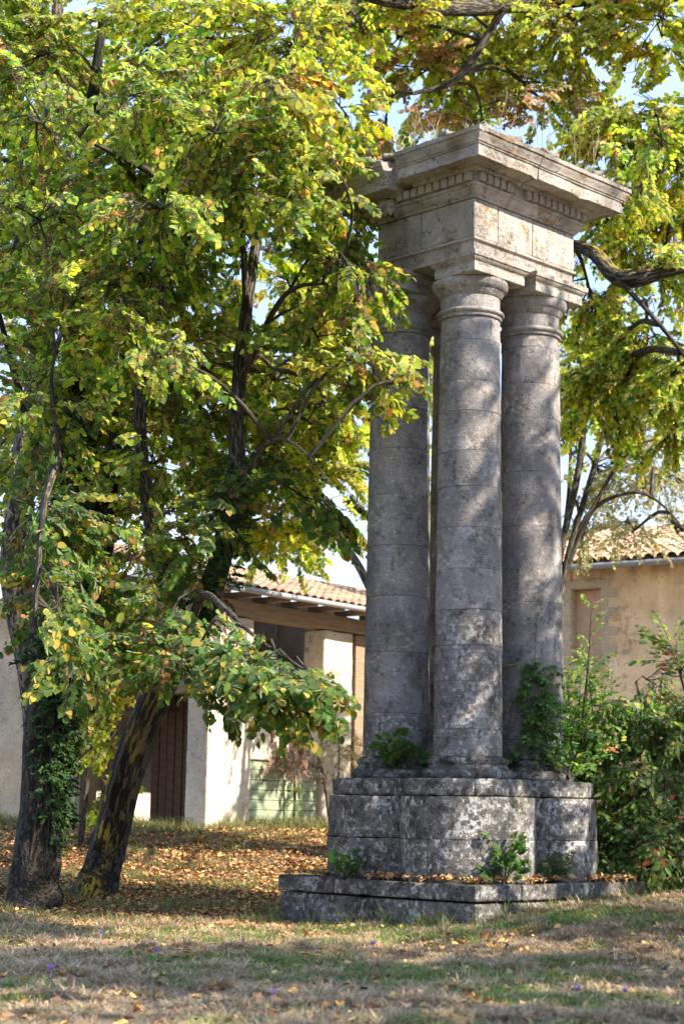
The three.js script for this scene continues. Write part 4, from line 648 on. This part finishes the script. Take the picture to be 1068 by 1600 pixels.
shadeTree('tall linden off to the right whose crown shades the columns', 9.6, -16.2, 13, [[0, 12.3, 0, 2.6, 1.4, 2.4, 70, 'linden'], [-1.2, 11, 1, 2, 1.2, 2, 50, 'linden'], [0, 9.6, 0, 2.6, 1.8, 2.6, 78, 'linden'], [-2.2, 7.6, -1, 1.8, 1.5, 1.8, 50, 'linden'], [1, 7, 2, 2, 1.6, 2, 70, 'linden'], [-1, 5.6, -2, 2, 1.4, 1.8, 54, 'linden'], [-2, 5.4, 1.4, 1.8, 1.3, 1.8, 48, 'linden'], [1.8, 5.2, -1.4, 1.8, 1.3, 1.8, 50, 'linden']], 31, 1.75, .72);
shadeTree('spreading linden at the right whose crown shades the front grass', 8.4, -9.4, 12, [[0, 10, 0, 3, 2, 3, 150, 'linden'], [-2.4, 8, 0, 2, 1.5, 2, 110, 'linden'], [1, 8, 2.4, 2, 1.5, 2, 90, 'linden'], [0, 7, -2.4, 2.2, 1.5, 1.8, 120, 'linden'], [-2.6, 5.8, -1.4, 1.8, 1.2, 1.8, 80, 'linden'], [2, 6, -1, 2, 1.5, 2, 90, 'linden'], [0, 5, .5, 2.4, 1.2, 2.2, 110, 'linden'], [-2, 4.6, 1.5, 1.8, 1, 1.8, 70, 'linden']], 32, 3.2, .95);

// ------------------------------------------------------------------ shrubs, climbers and weeds
{
  const s = thing('shrub', 'fresh green shrub with long upright shoots beside the right column', 'shrub', [2.95, .4, -21.9]);
  const st = []; const r = rng(61);
  for (let k = 0; k < 16; k++) { const a = r() * 6.28, R = r() * .5, x = 2.95 + Math.cos(a) * R * .8, z = -21.9 + Math.sin(a) * R * .5, h = 1.8 + r() * .9; st.push([[2.95 + (r() - .5) * .2, .3, -21.9, .016], [x, .4 + h * .5, z, .012], [x + (r() - .5) * .3, .4 + h, z + (r() - .4) * .3, .004]]); }
  st.push([[3.0, .3, -21.8, .016], [2.95, 2.2, -21.7, .012], [3.02, 3.1, -21.6, .008], [3.06, 3.75, -21.6, .004]], [[3.1, .3, -21.8, .016], [3.1, 2.2, -21.7, .012], [3.25, 2.9, -21.6, .004]]);
  addLimb(s, 'stem', st[16], { seg: 5 });
  const m = mesh('stems', join(st.map(q => limbGeo(q, { seg: 4, ridge: 0 }))), M.bark, s); m.userData.kind = 'stuff'; m.position.copy(s.position).negate();
  const list = []; st.forEach((q, n) => { const pts = limbPts(q, 12); for (let k = 3; k <= 12; k++) for (let j = 0; j < 2; j++) { const a = r() * 6.28; list.push([pts[k].clone(), V(Math.cos(a) * .6, n > 15 ? .9 : .5, Math.sin(a) * .6), (n > 15 ? .42 : .6) + r() * .25, 'shrub']); } });
  for (let k = 0; k < 190; k++) { const a = r() * 6.28; list.push([V(2.95 + Math.cos(a) * .5 * Math.sqrt(r()), .5 + r() * 2.1, -21.7 + Math.sin(a) * .4 * r()), V(Math.cos(a), .2, Math.sin(a)), .7 + r() * .4, 'shrub']); }
  foliage(s, list, { seed: 62, name: 'leaves' });
}
{
  const s = thing('shrub', 'bushy green and dark red shrub at the right edge beside the monument', 'shrub', [3.75, .4, -21.5]), P = s.position, r = rng(63);
  const blobs = [[3.35, .9, -21.4, .55, .5, .5, 60, 'dogwood'], [3.9, .9, -21.2, .6, .5, .5, 70, 'dogwood'], [3.4, 1.6, -21.6, .5, .5, .5, 60, 'dogwood'], [3.95, 1.6, -21.5, .55, .5, .5, 70, 'dogwood'], [3.6, 2.2, -21.6, .42, .42, .4, 45, 'dogwood'], [4.1, 2.3, -21.6, .4, .5, .4, 45, 'dogwood'], [3.85, 2.85, -21.6, .22, .35, .3, 14, 'dogwood'], [4.15, 3.0, -21.6, .2, .4, .3, 14, 'dogwood'], [3.3, 2.5, -21.6, .2, .25, .2, 10, 'dogwood'], [3.15, .8, -21.3, .35, .5, .3, 30, 'dogwood'], [4.6, 1.6, -21.8, .6, 1, .6, 60, 'dogwood']];
  const st = []; for (let k = 0; k < 9; k++) { const x = 3.4 + r() * .9; st.push([[3.75 + (r() - .5) * .4, .2, -21.5, .02], [x, 1.3, -21.5 + (r() - .5) * .4, .013], [x + (r() - .5) * .5, 2.6, -21.5 + (r() - .5) * .4, .006]]); }
  for (const q of st) addLimb(s, 'stem', q, { seg: 5, ridge: 0 });
  crown(s, blobs, st, { seed: 64, dens: 1.8, name: 'leaves', single: 200, shape: 'oval', leafPal: 'dogwood' });
}
function cling(parent, ctrl, t0, t1, n, side, spread, seed, k, sc, lift = 1.05) {   // ivy sprays pressed to a trunk; side = compass angle of the middle of the patch
  const r = rng(seed), cv = new THREE.CatmullRomCurve3(ctrl.map(q => V(q[0], q[1], q[2])), false, 'centripetal'), list = [];
  for (let i = 0; i < n; i++) { const t = lerp(t0, t1, r()), f = t * (ctrl.length - 1), j = Math.min(ctrl.length - 2, Math.floor(f)), R = lerp(ctrl[j][3], ctrl[j + 1][3], f - j) * lift, c = cv.getPoint(t), a = side + (r() + r() - 1) * spread; list.push([V(c.x + Math.cos(a) * R, c.y, c.z + Math.sin(a) * R), V(Math.cos(a) * .9 + (r() - .5), (r() - .6) * 1.2, Math.sin(a) * .9 + (r() - .5)), sc * (.6 + r() * .6), k]); }
  return list;
}
{
  const s = thing('ivy', 'dark ivy wrapping the upright trunk at far left', 'ivy', [-3.57, 2.6, -22]);
  const tr = [[-3.63, .35, -22, .265], [-3.60, 1.3, -22, .25], [-3.57, 2.6, -22, .25], [-3.46, 3.8, -22, .25], [-3.40, 4.9, -22, .22], [-3.5, 6.6, -22.1, .2]];
  foliage(s, [...cling(s, tr, .16, .95, 900, .6, 1.6, 71, 'ivy', .6), ...cling(s, tr, .45, .95, 150, 2.2, 1.6, 72, 'ivy', .7), ...cling(s, tr, .08, .4, 120, .35, .7, 73, 'ivy', .45)], { seed: 74, name: 'leaves', mat: M.ivy });
  for (let k = 0; k < 4; k++) addLimb(s, 'stem', [0, 1, 2, 3, 4].map(j => { const a = .3 + k * .5 + Math.sin(j * 1.3 + k) * .25, q = tr[j]; return [q[0] + Math.cos(a) * q[3] * 1.02, q[1], q[2] + Math.sin(a) * q[3] * 1.02, .016 - j * .002]; }), { seg: 5, ridge: 0 });
}
{
  const s = thing('ivy', 'dark ivy around the upper part of the leaning trunk', 'ivy', [-1.48, 4.35, -21.7]);
  const tr = [[-2.15, 2.95, -22.3, .17], [-1.76, 3.5, -22, .17], [-1.48, 4.35, -21.7, .16], [-1.34, 5.2, -21.5, .15], [-1.3, 7, -21, .13]];
  foliage(s, cling(s, tr, .1, .8, 300, 1.6, 1.9, 75, 'ivy', .6), { seed: 76, name: 'leaves', mat: M.ivy });
  addLimb(s, 'stem', tr.slice(0, 4).map(q => [q[0] + .03, q[1], q[2] + q[3] + .01, .014]), { seg: 5, ridge: 0 });
}
{
  const s = thing('ivy', 'green creeper clinging to the foot of the right column', 'ivy', [2.23, 1.95, -20.35]), R = .385, c = [2.228, -20.78], r = rng(77), list = [];
  for (let k = 0; k < 150; k++) { const y = 1.95 + Math.pow(r(), 1.2) * 1.05, a = 1.45 + (r() + r() - 1) * .85 * (1.2 - (y - 1.9) * .5); list.push([V(c[0] + Math.cos(a) * R, y, c[1] + Math.sin(a) * R), V(Math.cos(a) * .8 + (r() - .5), (r() - .5), Math.sin(a) * .8 + (r() - .5) * .4),   .45 + r() * .4, 'ivyLit']); }
  for (let k = 0; k < 10; k++) { const y = 3 + r() * .9, a = 1.3 + (r() - .5) * .4; list.push([V(c[0] + Math.cos(a) * R, y, c[1] + Math.sin(a) * R), V(r() - .5, r() - .3, .5), .16 + r() * .14, 'ivyLit']); }
  foliage(s, list, { seed: 78, name: 'leaves', mat: M.ivy });
  for (let k = 0; k < 3; k++) addLimb(s, 'stem', [0, 1, 2, 3].map(j => { const a = 1.1 + k * .17 + Math.sin(j * 1.7 + k * 2) * .1, y = 1.92 + j * (.3 + k % 3 * .12); return [c[0] + Math.cos(a) * (R - .002), y, c[1] + Math.sin(a) * (R - .002), .006 - j * .0015]; }), { seg: 5, ridge: 0 });
}
function weed(label, x, y, z, n, h, w, k, seed) {
  const r = rng(seed), s = thing('wild_plant', label, 'plant', [x, y, z]), list = [], st = [];
  for (let i = 0; i < n; i++) { const a = r() * 6.28, t = .15 + r() * .85, q = V(x + Math.cos(a) * w * t * r(), y + h * t * r(), z + Math.abs(Math.sin(a)) * w * t * .6); list.push([q, V(Math.cos(a), .7 + r() * .5, Math.sin(a)), .5 + r() * .5, k]); st.push(limbGeo([[x, y - .02, z, .004], [(x + q.x) / 2, lerp(y, q.y, .6), (z + q.z) / 2, .003], [q.x, q.y, q.z, .002]], { seg: 3, ridge: 0, step: .1 })); }
  const m = mesh('stems', join(st), M.bark, s); m.userData.kind = 'stuff'; m.position.copy(s.position).negate(); foliage(s, list, { seed, name: 'leaves' });
}
weed('bright green weed rooted on the ledge at the foot of the left column', .66, 1.80, -20.26, 44, .34, .26, 'weed', 81);
weed('small green weed on the step before the left pedestal lobe', .1, .55, -20.02, 16, .30, .18, 'weed', 82);
weed('tall green weed on the step before the middle pedestal lobe', 1.80, .55, -19.24, 30, .52, .24, 'weed', 83);
weed('low dark weed on the step before the right pedestal lobe', 2.32, .55, -19.92, 22, .26, .22, 'ivyLit', 84);
weed('loose weed tuft on the ledge right of the right column', 2.62, 1.7, -20.45, 16, .35, .25, 'shrub', 85);
{
  const s = thing('bush', 'sunny yellow-green bush behind and between the two linden trunks', 'bush', [-3.9, .6, -27.5]);
  const st = [[[-3.9, .4, -27.5, .05], [-3.8, 2, -27.5, .035], [-3.7, 3.6, -27.3, .01]], [[-3.9, .4, -27.5, .04], [-3.3, 1.8, -27.5, .025], [-3.1, 3.3, -27.3, .01]]];
  for (const q of st) addLimb(s, 'stem', q, { seg: 6 });
  crown(s, [[-3.6, 3.4, -27.3, .7, .8, .7, 70, 'bright'], [-3.5, 2.2, -27.3, .45, .6, .5, 34, 'bright'], [-3.55, 1.4, -27.3, .3, .5, .4, 20, 'maple'], [-2.9, 3.6, -27.3, .6, .5, .6, 40, 'pale'], [-3.1, 4.6, -27, .8, .6, .7, 40, 'bright']], st, { seed: 86, name: 'leaves' });
}
{
  const s = thing('climbing_plant', 'thin climbing plant with dry pink and yellow leaves on the barn boards', 'plant', [-.9, 1, -31.3]);
  const w = (x, y) => [-2.17 + .6 * x + .8 * .12, y, -30 - .8 * x + .6 * .12], st = [[[...w(2.2, .8), .03], [...w(2.22, 1.6), .026], [...w(2.1, 2.4), .02], [...w(1.9, 3.0), .01]], [[...w(3.3, .8), .025], [...w(3.05, 1.8), .02], [...w(2.7, 2.5), .015], [...w(2.3, 3.0), .008]], [[...w(3.4, .8), .02], [...w(3.5, 2.2), .015], [...w(3.4, 3.2), .008]]];
  for (const q of st) addLimb(s, 'stem', q, { seg: 6, ridge: 0, col: () => [1.6, 1.5, 1.35] });
  const r = rng(88), list = [];
  for (let k = 0; k < 46; k++) { const p = w(1.6 + r() * 1.2, 2.0 + r() * .9); list.push([V(...p), V((r() - .5), -.3, (r() - .3)), .6 + r() * .4, 'dryhang']); }
  for (let k = 0; k < 34; k++) { const p = w(3.1 + r() * .9, 1.9 + r() * 1.1); list.push([V(...p), V((r() - .5), -.1, (r() - .3)), .5 + r() * .4, 'pale']); }
  for (let k = 0; k < 10; k++) { const p = w(2.15 + r() * .2, 1.3 + r() * .5); list.push([V(...p), V((r() - .5), -.3, .5), .3 + r() * .2, 'shrub']); }
  foliage(s, list, { seed: 89, name: 'leaves' });
}
// ------------------------------------------------------------------ grass, straw, fallen leaves
function tuft(n, hMin, hMax, lean, wid, pal, seed) {
  const r = rng(seed), A = newA();
  for (let k = 0; k < n; k++) {
    const a = r() * 6.28, h = lerp(hMin, hMax, r()), l = lean * (.3 + r() * .9), w = wid * (.6 + r() * .8), dx = Math.cos(a), dz = Math.sin(a), bx = (r() - .5) * .07, bz = (r() - .5) * .07, c = pick(pal, r), ba = A.p.length / 3;
    for (const [t, ww] of [[0, 1], [.4, .9], [.75, .6], [1, .08]]) { const q = l * t * t, up = h * t * (1 - l * .42 * t); for (const s of [-1, 1]) { A.p.push(bx + dx * h * q * 1.0 - dz * w * ww * s, up, bz + dz * h * q * 1.0 + dx * w * ww * s); A.u.push(t, s); A.c.push(...c); } }
    for (let j = 0; j < 3; j++) { const o = ba + j * 2; A.i.push(o, o + 1, o + 2, o + 1, o + 3, o + 2); }
  }
  return toGeo(A);
}
const GP = { straw: [[.52, .37, .22, 4], [.62, .47, .31, 4], [.38, .26, .16, 3], [.28, .25, .11, 2]], green: [[.11, .20, .04, 4], [.17, .26, .05, 4], [.28, .29, .09, 3]], mixed: [[.14, .22, .04, 3], [.36, .29, .17, 3], [.26, .25, .09, 3]] };
const inStep = (x, z, m = 0) => Math.abs(x - MC[0]) + Math.abs(z - MC[2]) < 2.13 + m;
function scatter(name, geos, mat, N, seed, where, how) {                       // N tries over the visible ground
  const r = rng(seed), lists = geos.map(() => []), q = new THREE.Quaternion(), e = new THREE.Euler();
  for (let k = 0; k < N; k++) {
    const D = where.d0 + (where.d1 - where.d0) * Math.pow(r(), where.pow || 1), x = (r() * 2 - 1) * (D * .2 + .35), z = -D; if (x < (where.x0 ?? -99) || x > (where.x1 ?? 99)) continue;
    if (inStep(x, z)) continue; const o = how(x, z, r); if (!o) continue;
    e.set(o.rx || 0, r() * 6.28, o.rz || 0, 'YXZ'); lists[(r() * geos.length) | 0].push([new THREE.Matrix4().compose(V(x, gy(x, z) + (o.y || 0), z), q.setFromEuler(e), V(o.s, o.s * (o.sy || 1), o.s)), o.c]);
  }
  lists.forEach((l, i) => { if (!l.length) return; const im = new THREE.InstancedMesh(geos[i], mat, l.length); im.name = numbered(name); im.userData.kind = 'stuff'; im.castShadow = im.receiveShadow = true; l.forEach(([m, c], k) => { im.setMatrixAt(k, m); im.setColorAt(k, c || new THREE.Color(1, 1, 1)); }); scene.add(im); });
}
const C = (a, b = a, c = a) => new THREE.Color(a, b, c);
scatter('dry_grass', [0, 1, 2, 3].map(k => tuft(14, .035, .10, 1.7, .003, GP.straw, 400 + k)), M.grass, 62000, 501, { d0: 10.5, d1: 20.8, pow: .8 }, (x, z, r) => { const p = fbm(x * .9, 2, z * 1.1); if (x < .2 && z < -19.4 && r() < .6) return null; const cl = sm(.0, .4, fbm(x * 2.6, 7, z * 2.6)); if (r() > .45 + cl) return null; return { s: (.6 + r() * .6) * (1 + p * .4 + cl * .7), sy: .7 + r() * .4 + cl * .3, c: C(.75 + r() * .5) }; });
scatter('green_grass', [0, 1, 2].map(k => tuft(12, .05, .14, 1.0, .0032, GP.green, 420 + k)), M.grass, 32000, 502, { d0: 10.5, d1: 20.8, pow: .8 }, (x, z, r) => { const p = fbm(x * .6, 1, z * .9) + fbm(x * 2.3, 4, z * 2.3) * .5; if (r() > sm(-.05, .22, p)) return null; return { s: .6 + r() * .6, c: C(.75 + r() * .5) }; });
scatter('grass_tufts', [0, 1, 2].map(k => tuft(12, .08, .2, .9, .003, GP.mixed, 440 + k)), M.grass, 15000, 503, { d0: 19.5, d1: 31, x1: 1 }, (x, z, r) => { const p = fbm(x * .7, 1, z * 1.4); if (r() > sm(.0, .35, p) + sm(-29.2, -30.3, z) * .9) return null; return { s: .55 + r() * .55 + sm(-29.4, -30.5, z) * .9 * r(), c: C(.8 + r() * .4) }; });
scatter('grass_tufts', [0, 1].map(k => tuft(14, .12, .3, .8, .003, GP.mixed, 450 + k)), M.grass, 5000, 504, { d0: 18, d1: 21.5 }, (x, z, r) => { const d = Math.abs(x - MC[0]) + Math.abs(z - MC[2]) - 2.13; if (d > .25 || r() < .45 || (x < .4 && r() < .6)) return null; return { s: .5 + r() * .7, c: C(.7 + r() * .5) }; });
const LP = [[.48, .22, .07], [.56, .31, .09], [.38, .19, .08], [.60, .40, .13], [.48, .31, .17], [.28, .15, .08]];
const fallen = LP.map((c, k) => { const A = newA(), r = rng(460 + k); addLeaf(A, k % 2 ? 'linden' : 'maple', new THREE.Matrix4().makeTranslation(-.04, .012, 0), .09, c, r, .5, .5); return toGeo(A); });
scatter('fallen_leaves', fallen, M.litter, 70000, 505, { d0: 19, d1: 31, x1: 1.2 }, (x, z, r) => { if (z > -19.8 && x > -.4 && r() < .7) return null; if (r() < sm(.05, .35, fbm(x * .7, 1, z * 1.4)) * .7) return null; const f = sm(-28.5, -30.5, z), dr = sm(-.25, .25, fbm(x * 1.4 + 5, 2, z * 1.9)) + Math.exp(-Math.pow(Math.hypot(x + 3.3, z + 22.5) - .9, 2) * 2); if (r() < f * .7 || r() > .3 + dr * .7) return null; return { s: .28 + Math.pow(r(), 1.6) * .55, rx: (r() - .5) * .9, rz: (r() - .5) * .9, y: .01 + r() * .02, c: C(.7 + r() * .6) }; });
scatter('fallen_leaves', fallen, M.litter, 2600, 506, { d0: 11, d1: 20.5 }, (x, z, r) => { if (r() < .6 - .5 * sm(-.1, .3, fbm(x, 6, z))) return null; return { s: .42 + r() * .45, rx: (r() - .5), rz: (r() - .5), y: .03 + r() * .03, c: C(.7 + r() * .6) }; });
{ // litter lying on the step and ledges of the monument
  const r = rng(507), L = fallen.map(() => []), q = new THREE.Quaternion(), e = new THREE.Euler();
  for (let k = 0; k < 5200; k++) {
    const u = (r() * 2 - 1) * 1.46, w = (r() * 2 - 1) * 1.46; let hit = false; for (const [a, b] of [[-.55, .55], [.55, .55], [-.55, -.55], [.55, -.55]]) if (Math.hypot(u - a, w - b) < .79) hit = true; if (Math.max(Math.abs(u), Math.abs(w)) < .6) hit = true; if (hit) continue;
    const c = Math.SQRT1_2, x = MC[0] + (u + w) * c, z = MC[2] + (w - u) * c, edge = Math.max(Math.abs(u), Math.abs(w)); if (r() < sm(1.15, 1.46, edge) * .75) continue;
    e.set((r() - .5) * 1.1, r() * 6.28, (r() - .5) * 1.1, 'YXZ'); const s = .4 + r() * .55; L[(r() * 6) | 0].push(new THREE.Matrix4().compose(V(x, .57 + r() * .03, z), q.setFromEuler(e), V(s, s, s)));
  }
  L.forEach((l, i) => { const im = new THREE.InstancedMesh(fallen[i], M.litter, l.length); im.name = numbered('step_litter'); im.userData.kind = 'stuff'; l.forEach((m, k) => { im.setMatrixAt(k, m); im.setColorAt(k, C(.8 + r() * .4)); }); scene.add(im); });
}
{ // dead weeds standing on top of the cornice
  const r = rng(508), A = newA();
  for (let k = 0; k < 46; k++) {
    const s = k % 2, t = lerp(-1.3, s ? .95 : 1.35, r()), o = .75 + r() * .6, u = s ? -o : t, w = s ? -t : o, c = Math.SQRT1_2, x = MC[0] + (u + w) * c, z = MC[2] + (w - u) * c, h = Math.pow(r(), 2.4) * .8 + .05, col = pick([[.42, .30, .2, 3], [.3, .2, .13, 3], [.5, .4, .28, 2]], r);
    let p = V(x, 8.86, z); const d = V((r() - .5) * .5, 1, (r() - .5) * .5).normalize();
    for (let j = 0; j < 4; j++) { const n = p.clone().addScaledVector(d, h / 4); stick(A, p, n, .0035, .003, col); if (j && h > .2) for (let b = 0; b < 2; b++) { const e = n.clone().add(V((r() - .5) * .2, .05 + r() * .12, (r() - .5) * .2)); stick(A, n, e, .0025, .0015, col); const out = V(r() - .5, r() - .3, r() - .5).normalize(), up = V(0, 1, 0); up.addScaledVector(out, -up.dot(out)).normalize(); addLeaf(A, 'bract', new THREE.Matrix4().makeBasis(out, up, out.clone().cross(up)).setPosition(e), .03 + r() * .03, pick(PAL.russet, r), r); } d.x += (r() - .5) * .25; d.z += (r() - .5) * .25; d.normalize(); p = n; }
  }
  const m = mesh('dry_weeds', toGeo(A), M.litter); m.userData.kind = 'stuff';
}
{ // small violet autumn flowers in the grass
  const r = rng(509), A = newA(), pet = [.42, .30, .62];
  for (let k = 0; k < 6; k++) { const a = k * 1.047, out = V(Math.cos(a) * .55, .8, Math.sin(a) * .55).normalize(), up = V(-Math.cos(a), .6, -Math.sin(a)).normalize(); up.addScaledVector(out, -up.dot(out)).normalize(); addLeaf(A, 'oval', new THREE.Matrix4().makeBasis(out, up, out.clone().cross(up)).setPosition(0, .07, 0), .045, pet, r, .3, .3); }
  const g = toGeo(A), S = newA(); stick(S, V(0, 0, 0), V(0, .075, 0), .003, .003, [.5, .45, .5]); const sg = toGeo(S);
  for (const [x, z, l] of [[-2.2, -17.2, 'violet flower below the gap between the two linden trunks'], [-2.95, -18.6, 'violet flower in the grass below the ivy-clad trunk'], [-2.1, -13.6, 'violet flower nearest the lower left corner'], [-.85, -17, 'violet flower in front of the left corner of the stone step'], [-.42, -12.6, 'violet flower nearest the middle of the lower edge'], [1.72, -12.9, 'left one of the two violet flowers at lower right'], [2.1, -13.2, 'right one of the two violet flowers at lower right'], [.35, -16.6, 'violet flower in the grass before the long left side of the step'], [-1.5, -15.4, 'violet flower halfway between the leaning trunk and the lower edge']]) {
    const f = thing('wildflower', l, 'flower', [x, gy(x, z) + .02, z], r() * 6, 'violet flowers in the dry grass'); mesh('petals', g, M.leaf, f); mesh('stalk', sg, M.litter, f); f.scale.setScalar(.9 + r() * .4);
  }
}
renderer.render(scene, camera);
